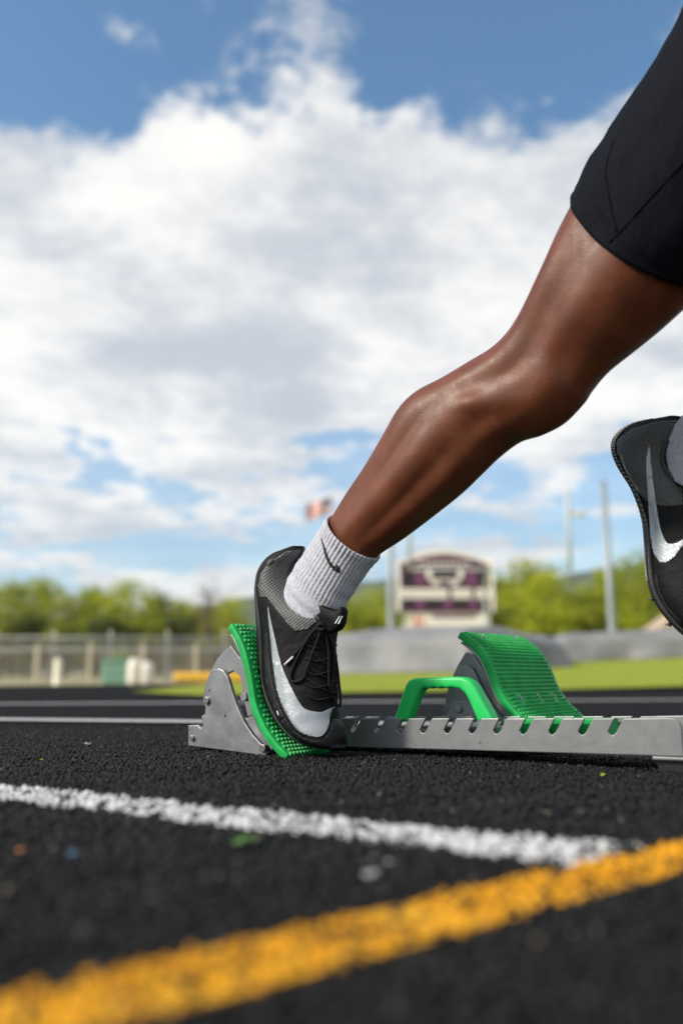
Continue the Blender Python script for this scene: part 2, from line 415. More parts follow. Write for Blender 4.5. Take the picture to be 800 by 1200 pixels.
# loose bound rubber granules over the stretch the lens resolves: one mass
def in_quad(P, q):
    ins = np.ones(len(P), bool); sgn = None
    for i in range(4):
        a = q[i]; b = q[(i + 1) % 4]
        c = (b[0] - a[0]) * (P[:, 1] - a[1]) - (b[1] - a[1]) * (P[:, 0] - a[0])
        ins &= (c <= 0)
    ins2 = np.ones(len(P), bool)
    for i in range(4):
        a = q[i]; b = q[(i + 1) % 4]
        c = (b[0] - a[0]) * (P[:, 1] - a[1]) - (b[1] - a[1]) * (P[:, 0] - a[0])
        ins2 &= (c >= 0)
    return ins | ins2
def granules():
    out = []
    for y0, y1, sp in ((.20, .80, .0040), (.80, 1.95, .0038)):
        gy = np.arange(y0, y1, sp)
        for y in gy:
            hw = .44 * y + .30
            gx = np.arange(-hw, hw, sp)
            out.append(np.stack([gx, np.full_like(gx, y), np.full_like(gx, sp)], 1))
    P = np.concatenate(out)
    fade = np.minimum(1, np.minimum((.44 * P[:, 1] + .30 - np.abs(P[:, 0])) / .26, (1.95 - P[:, 1]) / .22))     # the loose grains thin out gradually
    P = P[rng.uniform(0, 1, len(P)) < np.clip(fade, 0, 1)]; n = len(P)
    P[:, :2] += rng.normal(0, .0012, (n, 2))
    size = P[:, 2] * rng.uniform(.40, .86, n)
    octa = np.array([[1, 0, 0], [-1, 0, 0], [0, 1, 0], [0, -1, 0], [0, 0, 1], [0, 0, -1]], float)
    fo = np.array([[0, 2, 4], [2, 1, 4], [1, 3, 4], [3, 0, 4], [2, 0, 5], [1, 2, 5], [3, 1, 5], [0, 3, 5]])
    q = rng.normal(size=(n, 4)); q /= np.linalg.norm(q, axis=1)[:, None]
    w_, x_, y_, z_ = q.T
    Rm = np.stack([1 - 2 * (y_**2 + z_**2), 2 * (x_*y_ - z_*w_), 2 * (x_*z_ + y_*w_), 2 * (x_*y_ + z_*w_), 1 - 2 * (x_**2 + z_**2), 2 * (y_*z_ - x_*w_),
                   2 * (x_*z_ - y_*w_), 2 * (y_*z_ + x_*w_), 1 - 2 * (x_**2 + y_**2)], 1).reshape(n, 3, 3)
    oc = octa[None] * rng.uniform(.65, 1.35, (n, 6, 1))
    vv = np.einsum('nij,nkj->nki', Rm, oc) * size[:, None, None]
    # gentle unevenness of the laid rubber
    zb = .0006 + rng.uniform(-.0020, .0026, n) + .0012 * np.sin(P[:, 0] * 41 + 3 * np.sin(P[:, 1] * 29)) * np.sin(P[:, 1] * 37 + 1.3)
    vv[:, :, 0] += P[:, 0:1]; vv[:, :, 1] += P[:, 1:2]; vv[:, :, 2] += zb[:, None]
    g = rng.uniform(0, 1, n)
    base = .004 + .013 * g**2
    C = np.stack([base, base, base * 1.07, np.ones(n)], 1)
    odd = rng.uniform(0, 1, n) < .012; C[odd, :3] = np.array([.10, .085, .07]) * rng.uniform(.4, 1.2, (odd.sum(), 1))
    nz = np.array([noise.noise((p[0] * 90, p[1] * 90, 0)) for p in P[:, :2]])
    J = P.copy(); J[:, :2] += rng.normal(0, .0015, (n, 2)) + nz[:, None] * .0035
    for quad, c, keep in ((WL, (.74, .75, .77), .27), (YL, (.78, .36, .005), .24)):
        k = in_quad(J, quad) & (nz < keep) & (zb > -.0013) & (rng.uniform(0, 1, n) > .10)
        if quad is WL: k &= ~in_quad(J, YL)
        C[k, :3] = np.array(c) * rng.uniform(.55, 1.0, (k.sum(), 1))
    me = bpy.data.meshes.new('rubber_granules')
    me.vertices.add(n * 6); me.vertices.foreach_set('co', vv.reshape(-1))
    T = (fo[None] + (np.arange(n) * 6)[:, None, None]).reshape(-1)
    me.loops.add(len(T)); me.loops.foreach_set('vertex_index', T)
    me.polygons.add(len(T) // 3); me.polygons.foreach_set('loop_start', np.arange(0, len(T), 3)); me.polygons.foreach_set('loop_total', np.full(len(T) // 3, 3))
    me.update(); me.validate()
    ca = me.attributes.new('col', 'FLOAT_COLOR', 'POINT'); ca.data.foreach_set('color', np.repeat(C, 6, 0).reshape(-1))
    return link('rubber_granules', me, m_gran)
setp(granules(), 'black rubber granules of the track surface around the starting block', 'granules', kind='stuff')

# ================================================================== starting block
PADL, PADR = .128, .222
blk = empty('starting_block', O + Vector((0, 0, 0)), 'aluminium starting block with two green studded pedals and green handle', 'starting block')

def pedal(prof, n0, PADW, holes, lbl, sr=.0070, sc_=.0074, r=.0029, h=.0036):
    """S-curved rubber pad: front profile traced along its near edge"""
    P3 = [Vector((*(lambda l: (l[0], l[2]))(loc(Q(x, y, n0))), 0)) for x, y in prof]
    S = spline(P3, 10)
    # even arc-length resampling
    d = [0]
    for a, b in zip(S, S[1:]): d.append(d[-1] + (b - a).length)
    def at_s(s):
        for i in range(len(d) - 1):
            if s <= d[i + 1] or i == len(d) - 2:
                t = (s - d[i]) / max(1e-9, d[i + 1] - d[i]); return S[i].lerp(S[i + 1], t)
    Ltot = d[-1]; M = 40
    front = [at_s(Ltot * i / M) for i in range(M + 1)]
    nor = []
    for i in range(M + 1):
        t = (front[min(i + 1, M)] - front[max(i - 1, 0)]).normalized(); nor.append(Vector((-t.y, t.x, 0)))
    if nor[M // 2].x < 0: nor = [-v for v in nor]              # points out of the face (running direction)
    th = .011
    back = [f - v * th for f, v in zip(front, nor)]
    ring = front + back[::-1]
    pad = prism('pedal_pad', [W(p.x, n0, p.y) for p in ring], NN * PADW, m_green, blk, .0016, True)
    # studs: small pyramids in rows
    rows = int(Ltot / sr); cols = int((PADW - .012) / sc_); V = []; F = []
    for i in range(rows):
        s = Ltot * (i + .7) / rows
        if s > Ltot - .002: continue
        c = at_s(s); k = min(M, max(0, int(round(s / Ltot * M)))); nv = nor[k]; tv = Vector((-nv.y, nv.x, 0))
        for j in range(cols):
            nn = n0 + .008 + (PADW - .016) * (j + (.5 if i % 2 else 0)) / cols
            if any(abs(nn - n0 - hx * PADW) < .008 and abs(s / Ltot - hs) < .05 for hx, hs in holes): continue
            b = len(V)
            for du, dn in ((-r, -r), (r, -r), (r, r), (-r, r)):
                q = c + tv * du + nv * -.0008; V.append(W(q.x, nn + dn, q.y))
            for du, dn in ((-r * .3, -r * .3), (r * .3, -r * .3), (r * .3, r * .3), (-r * .3, r * .3)):
                q = c + tv * du + nv * h; V.append(W(q.x, nn + dn, q.y))
            F += [[b + 4, b + 5, b + 6, b + 7]] + [[b + e, b + (e + 1) % 4, b + 4 + (e + 1) % 4, b + 4 + e] for e in range(4)]
    st = fixn(mesh('stud_rows', V, F, m_green, pad)); st['kind'] = 'stuff'
    # screw holes through the rubber
    for hx, hs in holes:
        c = at_s(hs * Ltot); k = int(round(hs * M)); nv = nor[k]; tv = Vector((-nv.y, nv.x, 0))
        p = W(c.x, n0 + hx * PADW, c.y); ax = A * nv.x + ZZ * nv.y
        cyl('screw', p - ax * .001, ax, .0042, .0018, m_bolt, pad, 14)
        cyl('screw_recess', p + ax * .0002, ax, .0024, .0018, m_midsole, pad, 10)
    # aluminium backing plate behind the rubber
    i0, i1 = 2, M - 4
    bk = [f - v * (th + .0006) for f, v in zip(front, nor)][i0:i1]; bk2 = [f - v * (th + .0050) for f, v in zip(front, nor)][i0:i1]
    bk2[0] = bk2[0] + Vector((-.003, .002, 0))
    prism('backing_plate', [W(p.x, n0 + .004, p.y) for p in bk + bk2[::-1]], NN * (PADW - .008), m_cast, pad, .0008, True)
    return pad, front, nor
n_l = -PADL - .006
prof_l = [(271, 730), (280, 745), (288, 765), (295, 795), (300, 825), (309, 848), (321, 867), (337, 885)]
padL, fL, noL = pedal(prof_l, n_l, PADL, [(.3, .05)], 'rear')
# near side plate (traced), repeated on the far side of the pedal
plate = [(220.5, 874), (220.5, 850), (232, 849.5), (235, 853), (237.5, 851), (236, 839), (240, 837), (240.5, 829), (238, 824), (239.5, 806), (243.5, 793), (249, 785),
         (256, 783), (262, 786), (267, 794), (271, 808), (277, 826), (286, 846), (296, 861), (308, 874), (313, 882), (311, 886)]
pl = [Q(x, y, n_l + .010) for x, y in plate]
p1 = prism('side_plate', pl, NN * .007, m_cast, padL, .0014)
prism('side_plate', [p + NN * .103 for p in pl], NN * .007, m_cast, padL, .0014)
sector = [(270, 756), (262, 763), (254, 773), (246, 788), (241, 803), (238, 818), (246, 822), (256, 806), (266, 790), (273, 786), (281, 792), (283, 800), (286, 822), (290, 840), (296, 838), (291, 815), (287, 790), (282, 772)]
sp = [Q(x, y, n_l + .020) for x, y in sector]
prism('pivot_bracket', sp, NN * .006, m_alu, padL, .001); prism('pivot_bracket', [p + NN * .085 for p in sp], NN * .006, m_alu, padL, .001)
for x, y, rr in ((241, 821, .0055), (224, 865, .004), (307, 877, .0055), (285, 817, .006)):
    c = Q(x, y, n_l + .006); cyl('bolt', c, NN, rr, 0.12 if x == 285 else .012, m_bolt if x != 285 else m_alu, padL, 16, .0006)
for x, y in ((244, 808), (262, 838)):
    cyl('rivet', Q(x, y, n_l + .0085), NN, .0022, .003, m_alu, padL, 10)
c0 = Q(262, 870, n_l + .02); prism('base_web', [Q(x, y, n_l + .017) for x, y in ((226, 870), (226, 862), (300, 874), (304, 882))], NN * .09, m_cast, padL, .001)

n_r = .088
prof_r = [(539, 740), (556, 752), (569, 768), (577, 785), (586, 808), (599, 828), (611, 840), (628, 858)]
padR, fR, noR = pedal(prof_r, n_r, PADR, [(.25, .06), (.80, .06), (.22, .66), (.52, .66), (.80, .66), (.22, .95), (.85, .95)], 'front', .0066, .0080, .0026, .0030)
sector = [(545, 764), (536, 779), (528, 796), (522, 815), (519, 845), (606, 845), (590, 828), (577, 806), (565, 783), (556, 768)]
sp = [Q(x, y, n_r + .016) for x, y in sector]
prism('pivot_bracket', sp, NN * .006, m_cast, padR, .0012); prism('pivot_bracket', [p + NN * .13 for p in sp], NN * .006, m_cast, padR, .0012)
inner = [(533, 845), (534, 800), (536, 788), (540, 781), (546, 779), (553, 783), (559, 795), (566, 810), (578, 828), (590, 845)]
prism('side_plate', [Q(x, y, n_r + .008) for x, y in inner], NN * .006, m_alu, padR, .0014)
clamp = [(519, 846), (523, 838), (532, 822), (567, 820), (571, 824), (580, 846)]
prism('clamp_bracket', [Q(x, y, n_r - .006) for x, y in clamp], NN * .010, m_alu, padR, .0012)
cyl('bolt', Q(536, 830.5, n_r - .011), NN, .0058, .010, m_alu, padR, 18, .0008); cyl('bolt_socket', Q(536, 830.5, n_r - .0125), NN, .003, .003, m_bolt, padR, 6)
cyl('axle', Q(552, 806, n_r + .004), NN, .006, .165, m_alu, padR, 16)
prism('base_web', [Q(x, y, n_r + .0) for x, y in ((520, 858), (520, 850), (628, 852), (640, 862))], NN * .17, m_cast, padR, .001)

# toothed rail: two notched side plates and a floor, standing on the track
rail0 = empty('rail', wloc(blk)); rail0.parent = blk; rail0.location = (0, 0, 0)
aL, _, zLt = loc(Q(405, 841.5, 0)); aR, _, zRt = loc(Q(797, 841.5, 0)); _, _, zLb = loc(Q(405, 875, 0)); _, _, zRb = loc(Q(797, 886.5, 0))
def zt(a): return zLt + (zRt - zLt) * (a - aL) / (aR - aL)
def zb_(a): return zLb + (zRb - zLb) * (a - aL) / (aR - aL)
slots = []
for x in (412, 440, 467, 494, 522, 551, 580, 611, 645, 680, 715): slots.append(loc(Q(x + 1, 856, 0))[0])
sp_ = (slots[-1] - slots[0]) / (len(slots) - 1)
slots = [slots[0] - sp_ * k for k in range(5, 0, -1)] + slots
aS, aE = slots[0] - .03, aR
def rail_plate(n0, th):
    top = [(aS, zb_(aS)), (aS, zt(aS))]
    for a in slots:
        z1 = zt(a); w = .0046; dx = .0095; dz = .0195
        top += [(a + dx - w, z1), (a - w, z1 - dz + .003)]
        top += [(a - w + .0012 + .0034 * (1 - math.cos(t)) , z1 - dz + .003 - .0042 * math.sin(t)) for t in (R(45), R(90), R(135))]
        top += [(a + w + .001, z1 - dz + .003), (a + dx + w + .001, z1)]
    top += [(aE - .012, zt(aE)), (aE - .006, zt(aE) - .0014), (aE - .002, zt(aE) - .005), (aE, zt(aE) - .011), (aE, zb_(aE))]
    return prism('rail_side', [W(a, n0, z) for a, z in top], NN * th, m_alu, rail0, .0011)
rail_plate(0, .0045); rail_plate(.068, .0045)
prism('rail_floor', [W(aS, .0047, zb_(aS) + .001), W(aE + .1, .0047, zb_(aE) + .001), W(aE + .1, .0047, zb_(aE) + .005), W(aS, .0047, zb_(aS) + .005)], NN * .063, m_alu, rail0)
prism('end_plate', [W(aE + .0015, .002, zb_(aE) - .004), W(aE + .11, .002, zb_(aE) - .001), W(aE + .11, .002, zt(aE) - .006), W(aE + .02, .002, zt(aE) - .001), W(aE + .0015, .002, zt(aE) - .002)], NN * .07, m_alu, rail0, .003)
for a in (aE - .035, aS + .03):
    prism('foot_plate', [W(a, -.003, zb_(a) - .0045), W(a + .06, -.003, zb_(a) - .0030), W(a + .06, -.003, zb_(a) + .0002), W(a, -.003, zb_(a) - .0005)], NN * .078, m_alu, rail0, .001)
    prism('rubber_foot', [W(a + .004, .004, .0005), W(a + .054, .004, .0005), W(a + .054, .004, zb_(a) - .0032), W(a + .004, .004, zb_(a) - .0046)], NN * .064, m_sole, rail0, .001)

# the front pedal's slide reaches down between the rail's sides
def slide(name, p0, p1, n0, n1, drop, m, parent):
    a0, a1 = loc(Q(p0, 850, n0))[0], loc(Q(p1, 850, n0))[0]
    prism(name, [W(a0, n0, zb_(a0) + .006), W(a1, n0, zb_(a1) + .006), W(a1 - .004, n0, zt(a1) - drop), W(a0, n0, zt(a0) - drop)], NN * (n1 - n0), m, parent, .001)
slide('pad_skirt', 590, 712, .012, .062, .002, m_green, padR)
slide('slide_block', 500, 584, .014, .060, .012, m_cast, padR)
# carrying handle
hp = [(459, 846), (463, 836), (469, 818), (474, 803), (478, 797), (485, 794.5), (500, 794), (530, 793), (541, 793.5), (549, 797), (556, 805), (564, 820), (572, 834), (578, 846),
      (559, 846), (553, 832), (548, 820), (543, 812), (537, 807), (531, 806.5), (527, 805.5), (522, 807), (517, 805.5), (512, 807), (507, 805.5), (502, 807), (496, 806), (491, 809), (487, 818), (481, 832), (477, 846)]
hc = [Q(x, y, .024) for x, y in hp]
prism('handle', hc, NN * .024, m_handle, blk, .0045, True).modifiers['bevel'].segments = 4

# ================================================================== the runner
runner = empty('person', W(-.02, -.09, 0), 'runner in black shorts, white socks and black spikes driving off the green block', 'person')

def fit_ring(Lp, Rp, n, shape, wN, tilt=0.0, iters=7):
    """cross-section in the plane spanned by e1 (within the leg's upright plane) and NN, sized so that its outline runs from pixel Lp to Rp"""
    L2, R2 = Vector(Lp), Vector(Rp); d2 = (R2 - L2); ext = d2.length; t2 = d2 / ext
    P0, P1 = Q(*Lp, n), Q(*Rp, n); e1 = (P1 - P0).normalized(); H = (P1 - P0).length / 2; c = (P0 + P1) / 2
    for _ in range(iters):
        pts = [c + e1 * (H * u) + NN * (wN * v) for u, v in shape]
        s = [(pix(p) - L2).dot(t2) for p in pts]; lo, hi = min(s), max(s)
        k = (pix(c + e1 * .01) - pix(c)).dot(t2) / .01
        H = max(.004, H + (ext - (hi - lo)) / k / 2); c = c + e1 * (((ext / 2) - (lo + hi) / 2) / k)
    return [c + e1 * (H * u) + NN * (wN * v) for u, v in shape], c, e1, H
def interp(P, n):
    """Catmull-Rom over tuples"""
    P = [tuple(p) for p in P]; k = len(P[0]); out = []
    A_ = np.array(P, float)
    for i in range(len(P) - 1):
        p0 = A_[i - 1] if i else 2 * A_[0] - A_[1]; p1, p2 = A_[i], A_[i + 1]; p3 = A_[i + 2] if i + 2 < len(P) else 2 * A_[-1] - A_[-2]
        for j in range(n):
            t = j / n; out.append(.5 * (2 * p1 + (p2 - p0) * t + (2 * p0 - 5 * p1 + 4 * p2 - p3) * t * t + (3 * p1 - p0 - 3 * p2 + p3) * t**3))
    out.append(A_[-1]); return [tuple(x) for x in out]
SEG = 72
circ = [(math.cos(2 * math.pi * k / SEG), math.sin(2 * math.pi * k / SEG)) for k in range(SEG)]

# ---- right leg: stations (back edge px, front edge px, depth half width m)
N_LEG = -.090
LEG = [(346, 672, 398, 716, .030), (372, 632, 421, 684, .031), (393, 603, 438, 656, .034), (412, 572, 470, 634, .040), (432, 540, 505, 608, .047), (454, 503, 540, 580, .053), (471, 475, 565, 556, .055),
       (490, 456, 585, 537, .055), (520, 440, 608, 520, .053), (550, 422, 634, 511, .050), (575, 407, 660, 497, .049), (592, 391, 683, 474, .050), (606, 371, 694, 458, .053), (620, 344, 712, 437, .060),
       (636, 309, 738, 416, .068), (653, 270, 768, 392, .073), (668, 240, 795, 368, .076), (684, 205, 825, 340, .079), (712, 160, 865, 305, .082), (748, 105, 915, 255, .085), (785, 40, 960, 195, .087), (812, -15, 990, 140, .088)]
def gauss(x, m, s): return math.exp(-((x - m) / s) ** 2)
def angd(a, b): return (a - b + 180) % 360 - 180
# angle: 0 = back edge, 90 = away from the camera, 180 = front edge, 270 = towards the camera
MUS = [(10.0, 297, 1.7, 13, .07), (12.5, 304, 2.0, 13, .07), (15.0, 300, 2.4, 15, .06), (12.8, 274, 2.6, 13, -.075), (10.2, 274, 1.2, 11, -.07),      # hamstring tendon and the groove beside it
       (15.0, 246, 3.0, 26, .055), (13.2, 205, 2.0, 22, .05), (12.0, 236, .9, 16, -.05),                                                              # vastus
       (10.7, 238, .85, 16, .06), (9.9, 252, .8, 12, -.04), (10.4, 196, 1.2, 26, .03), (9.2, 212, .8, 18, -.035), (8.9, 188, .6, 16, .03),   # knee cap, band, fat pad
       (8.05, 262, .45, 10, .075), (8.6, 282, .8, 12, -.05), (8.0, 236, 1.0, 11, -.05),                                                                # head of the fibula
       (5.9, 305, 1.6, 20, .085), (5.2, 280, 1.8, 8, -.07), (4.6, 258, 1.9, 14, .065), (4.4, 234, 2.0, 8, -.05), (4.8, 212, 2.2, 14, .05), (5.0, 182, 3.0, 10, .04), (3.2, 300, 1.0, 16, -.06), (2.5, 322, 1.2, 9, .05), (2.6, 268, 1.3, 14, .04)]
def leg_ring(st, idx, off=0.0, shift=0.0, rib=None):
    x0, y0, x1, y1, b = st
    pts, c, e1, H = fit_ring((x0, y0), (x1, y1), N_LEG, circ, b)
    out = []
    for k, p in enumerate(pts):
        f = 360 * k / SEG
        m = 1 + sum(am * gauss(idx, i0, si) * gauss(angd(f + 180, f0 + 180), 0, sf) for i0, f0, si, sf, am in MUSL)
        d = (p - c); q = c + d * m + d.normalized() * (off - .007 * smooth01((2.0 - idx) / .5))
        out.append(q)
    return out, c
# e1 runs from back edge to front edge, so shape angle 0 is the FRONT edge; mirror the table accordingly
MUSL = [(i0, (180 - f0) % 360, si, sf, am) for i0, f0, si, sf, am in MUS]
sts = interp(LEG, 7)
leg_rings = []; leg_c = []
for i, s in enumerate(sts):
    r_, c_ = leg_ring(s, i / 7.0); leg_rings.append(r_); leg_c.append(c_)

# ---- shorts sleeve over the right thigh, then the sock
def sleeve(i0, i1, off, edge, wave=0.0, extra=None):
    """rings between stations i0..i1 pushed out by off; edge() shifts the first ring along the leg per angle"""
    rings = []
    n = int((i1 - i0) * 10)
    for j in range(n + 1):
        idx = i0 + (i1 - i0) * j / n
        ring = []
        for k in range(SEG):
            ii = idx + edge(360 * k / SEG) * (1 - j / n)
            a = max(0, min(len(leg_rings) - 1.001, ii * 7)); a0 = int(a); t = a - a0
            p = leg_rings[a0][k].lerp(leg_rings[a0 + 1][k], t); c = leg_c[a0].lerp(leg_c[a0 + 1], t)
            o = off(idx, 360 * k / SEG, j / n) if callable(off) else off
            ring.append(p + (p - c).normalized() * o)
        rings.append(ring)
    return rings
def near(f): return max(0, -math.sin(R(f)))            # 1 on the side towards the camera

def hem_edge(f): return -1.1 * near(f) + .25 * max(0, math.cos(R(f)))
def short_off(idx, f, t):
    wr = (.0030 * noise.noise((idx * 1.4 + f * .012, f * .035, 2.0)) + .0016 * noise.noise((idx * 3.5, f * .05 + idx, 7.0))) * min(1, t * 4)
    band = .0022 if t < .035 else .0
    seam = .0022 * gauss(angd(f, 246 + 10 * t), 0, 4.5) + .0016 * gauss(angd(f, 208 + 26 * max(0, .3 - t)), 0, 4)
    st = -.0006 if .032 < t < .055 else 0
    return .0038 + band * .3 + seam + wr + st
MUS_HEM = 16.75
sl = sleeve(MUS_HEM, 20.9, short_off, hem_edge)
inner_r = [[p + (c - p).normalized() * .004 for p, c in zip(sl[0], [sum(sl[0], Vector()) / SEG] * SEG)]]
SLEEVE = inner_r + sl

rib_n = 46
def sock_off(idx, f, t):
    prof = .0028 + .0012 * (t > .93)
    rb = .00075 * math.cos(R(f) * rib_n) if t > .30 else .00075 * math.cos(R(f) * rib_n) * max(0, (t - .12) / .18)
    fold = .0010 * math.sin(idx * 17 + 1.5 * math.sin(R(f) * 3)) * (1 - t)
    return prof + rb + fold
SEG0 = SEG
sock_rings = []
# the sock is finer than the leg: its own rings with many segments for the ribs
SEGF = 276
circf = [(math.cos(2 * math.pi * k / SEGF), math.sin(2 * math.pi * k / SEGF)) for k in range(SEGF)]
SOCK = [(330, 700, 392, 742, .030), (335, 683, 398, 726, .033), (345, 664, 405, 711, .034), (358, 645, 415, 694, .035), (372, 624, 427, 676, .037), (389, 600, 441, 657, .040)]
ss = interp(SOCK, 12)
for i, s in enumerate(ss):
    t = i / (len(ss) - 1)
    pts, c, e1, H = fit_ring((s[0], s[1]), (s[2], s[3]), N_LEG, circf, s[4])
    axis = (e1.cross(NN)).normalized()
    if axis.z < 0: axis = -axis
    ring = []
    for k, p in enumerate(pts):
        f = 360 * k / SEGF; d = (p - c).normalized()
        amp = .0009 * smooth01((t - .22) / .2); amp *= .6 + .4 * math.sin(i * 1.9 + math.sin(R(f) * 5)) if t < .9 else 1
        q = p + d * (amp * math.cos(R(f) * rib_n) - .0009 + (.0009 if t > .94 else 0))
        q += d * .0012 * math.sin(i * .55 + math.cos(R(f)) * 2) * (1 - t)
        q += axis * (-.007 * near(f) * smooth01((t - .5) / .5))
        ring.append(q)
    sock_rings.append(ring)
last = sock_rings[-1]; cl = sum(last, Vector()) / SEGF
sock_rings.append([p + (cl - p).normalized() * .003 - (sock_rings[-1][k] - sock_rings[-2][k]) * .2 for k, p in enumerate(last)])
sock_rings.append([p + (cl - p).normalized() * .004 - (sock_rings[-3][k] - sock_rings[-6][k]) * .8 for k, p in enumerate(last)])

# ---- decals: a traced outline cut into small facets and laid on a surface
def lay(name, poly, targets, m, parent, lift=.0006, cell=3.0, thick=.0006, uvs=True):
    """outline in photo pixels, dropped along the sight line onto the given meshes, then given thickness"""
    bvhs = []
    for o in targets:
        bm = bmesh.new(); bm.from_mesh(o.data); bm.transform(Matrix.Translation(wloc(o))); bvhs.append(BVHTree.FromBMesh(bm)); bm.free()
    bm = bmesh.new()
    vs_ = [bm.verts.new((x, y, 0)) for x, y in poly]; bm.faces.new(vs_)
    bmesh.ops.triangulate(bm, faces=bm.faces[:])
    xs_ = [p[0] for p in poly]; ys_ = [p[1] for p in poly]
    for lo, hi, ax in ((min(xs_), max(xs_), 0), (min(ys_), max(ys_), 1)):
        k = math.ceil(lo / cell) * cell
        while k < hi:
            co = [0, 0, 0]; no = [0, 0, 0]; co[ax] = k; no[ax] = 1
            bmesh.ops.bisect_plane(bm, geom=bm.verts[:] + bm.edges[:] + bm.faces[:], plane_co=co, plane_no=no); k += cell
    bad = []; uv = {}
    for v in bm.verts:
        r = ray(v.co.x, v.co.y).normalized(); best = None
        for b in bvhs:
            h = b.ray_cast(CAM, r)
            if h[0] is not None and (best is None or h[3] < best[3]): best = h
        uv[v] = (v.co.x / 1000, v.co.y / 1000)
        if best is None: bad.append(v); continue
        nn = best[1] if best[1].dot(r) < 0 else -best[1]
        v.co = best[0] + nn * lift
    lay_uv = bm.loops.layers.uv.new('UVMap')
    for f in bm.faces:
        for l in f.loops: l[lay_uv].uv = uv[l.vert]
    if bad: bmesh.ops.delete(bm, geom=bad, context='VERTS')
    me = bpy.data.meshes.new(name); bm.to_mesh(me); bm.free()
    o = link(name, me, m, parent, True)
    fixn(o)
    f0 = max(o.data.polygons, key=lambda p: p.area)
    if f0.normal.dot(f0.center - CAM + Vector((0, 0, 0))) > 0:
        bm = bmesh.new(); bm.from_mesh(o.data); bmesh.ops.reverse_faces(bm, faces=bm.faces); bm.to_mesh(o.data); bm.free()
    s = o.modifiers.new('thickness', 'SOLIDIFY'); s.thickness = thick + lift; s.offset = -1
    return o

def rounded(P, n=3): return [(v.x, v.y) for v in spline([Vector((x, y, 0)) for x, y in P], n, True)]
# ---- track spikes
SH = 64
def shoe_shape():
    out = []
    for k in range(SH):
        t = 2 * math.pi * k / SH; c, s = math.cos(t), math.sin(t)
        u = c if c > 0 else -abs(c) ** .62
        v = math.copysign(abs(s) ** .78, s) * (1 - .22 * max(0, c))
        out.append((u, v))
    return out
SHAPE = shoe_shape()
def shoe(stations, n, label, midsole_to, mid_mat):
    st = interp(stations, 5); rings = []; info = []
    for i, s in enumerate(st):
        pts, c, e1, H = fit_ring((s[0], s[1]), (s[2], s[3]), n, SHAPE, s[4])
        # creases across the flexing forefoot
        g = i / (len(st) - 1)
        k_ = .0012 * math.sin(g * 75) * gauss(g, .66, .12)
        rings.append([p + (p - c).normalized() * (k_ * max(0, u)) for p, (u, v) in zip(pts, SHAPE)]); info.append((c, e1, H, s[4]))
    up = loft('shoe', rings, m_upper, runner)
    if label: up['label'] = label
    # sole: a plate wrapped round the underside of every section
    sr = []
    for i, (c, e1, H, w_) in enumerate(info):
        ring = []; M = 20; g = i / (len(info) - 1)
        th = .0022 + .0012 * gauss(g, .30, .22)
        wob = 0.0
        for j in range(M + 1):
            v = -1 + 2 * j / M; ring.append(c + e1 * (-H - th + .0016 * abs(v) ** 4) + NN * (w_ * .70 * v))
        for j in range(M + 1):
            v = 1 - 2 * j / M; ring.append(c + e1 * (-H * (.90 - .10 * g)) + NN * (w_ * (.70 + .10 * g) * v))
        sr.append(ring)
    a, b = 3, len(sr) - 2
    so = loft('sole', sr[a:b], m_sole, up)
    return up, so, rings, info, sr
S1 = [(341, 641, 357, 640, .010), (318, 652, 354, 651, .024), (304.5, 669, 346, 668, .030), (301, 688, 350, 691, .033), (303.5, 710, 372, 713, .035), (306.5, 735, 396, 724, .036), (308, 766, 394, 752, .037),
      (308.5, 797, 395, 784, .040), (315, 822, 396, 812, .043), (327, 848, 397, 833, .045), (346, 870, 402, 848, .042), (369, 880, 404, 860, .034), (388, 882, 403, 870, .022), (396, 881, 401, 876, .008)]
shoe1, sole1, r1, inf1, sr1 = shoe(S1, N_LEG, 'right shoe pressed against the rear green pedal, heel raised', .55, m_midsole)
N_L2 = .085
S2 = [(782, 489, 800, 489, 0.01), (744, 499, 800, 500, 0.024), (725, 514, 797, 514, 0.031), (720.5, 530, 790, 534, 0.034), (728, 551, 800, 556, 0.036), (745, 578, 815, 572, 0.037), (757, 610, 836, 594, 0.037), (760.5, 640, 852, 622, 0.038), (762, 668, 860, 655, 0.041), (767, 697, 870, 688, 0.044), (783, 724, 884, 716, 0.045), (806, 747, 897, 738, 0.041), (832, 763, 905, 752, 0.033), (860, 772, 903, 762, 0.022), (884, 772, 897, 767, 0.008)]
shoe2, sole2, r2, inf2, sr2 = shoe(S2, N_L2, 'left shoe in the air, sole and steel spikes showing', .7, m_midsole)

# right shoe details
sock1 = loft('sock', sock_rings, m_sock, runner, (True, False)); sock1['label'] = 'white ribbed sock of the right foot'
lay('heel_panel', [(354, 643), (336, 646), (319, 656), (306, 671), (302.5, 686), (304.5, 699), (313, 700), (325, 716), (336, 729), (347, 740), (360, 737), (374, 728), (362.5, 716), (349.5, 706), (339, 692), (337, 676), (347, 657)], [shoe1], m_mesh, shoe1, .0008)
lay('curved_stripe', rounded([(314.4, 711), (315.2, 728), (317, 744), (320, 776), (325, 808.5), (333, 831), (344.6, 850.7), (353, 858.5), (362.5, 862), (370, 863.6), (376.5, 862.5), (382, 857), (385, 849), (386, 841), (388.5, 832), (392, 828.5), (385, 830.5), (377, 834.5), (366, 833.5), (356, 829.6), (348, 818), (340, 802), (330, 779), (323, 750), (317.6, 727)]),
    [shoe1], m_swoosh, shoe1, .0011, 2.5)
lay('toe_cap', [(329, 846), (345, 866), (360, 875.5), (378, 879), (398, 876), (402, 862), (400, 849), (396, 843), (389, 843), (387, 855), (380, 866), (368, 868), (355, 864.5), (343, 855), (334, 841)], [shoe1], m_toe, shoe1, .0008)
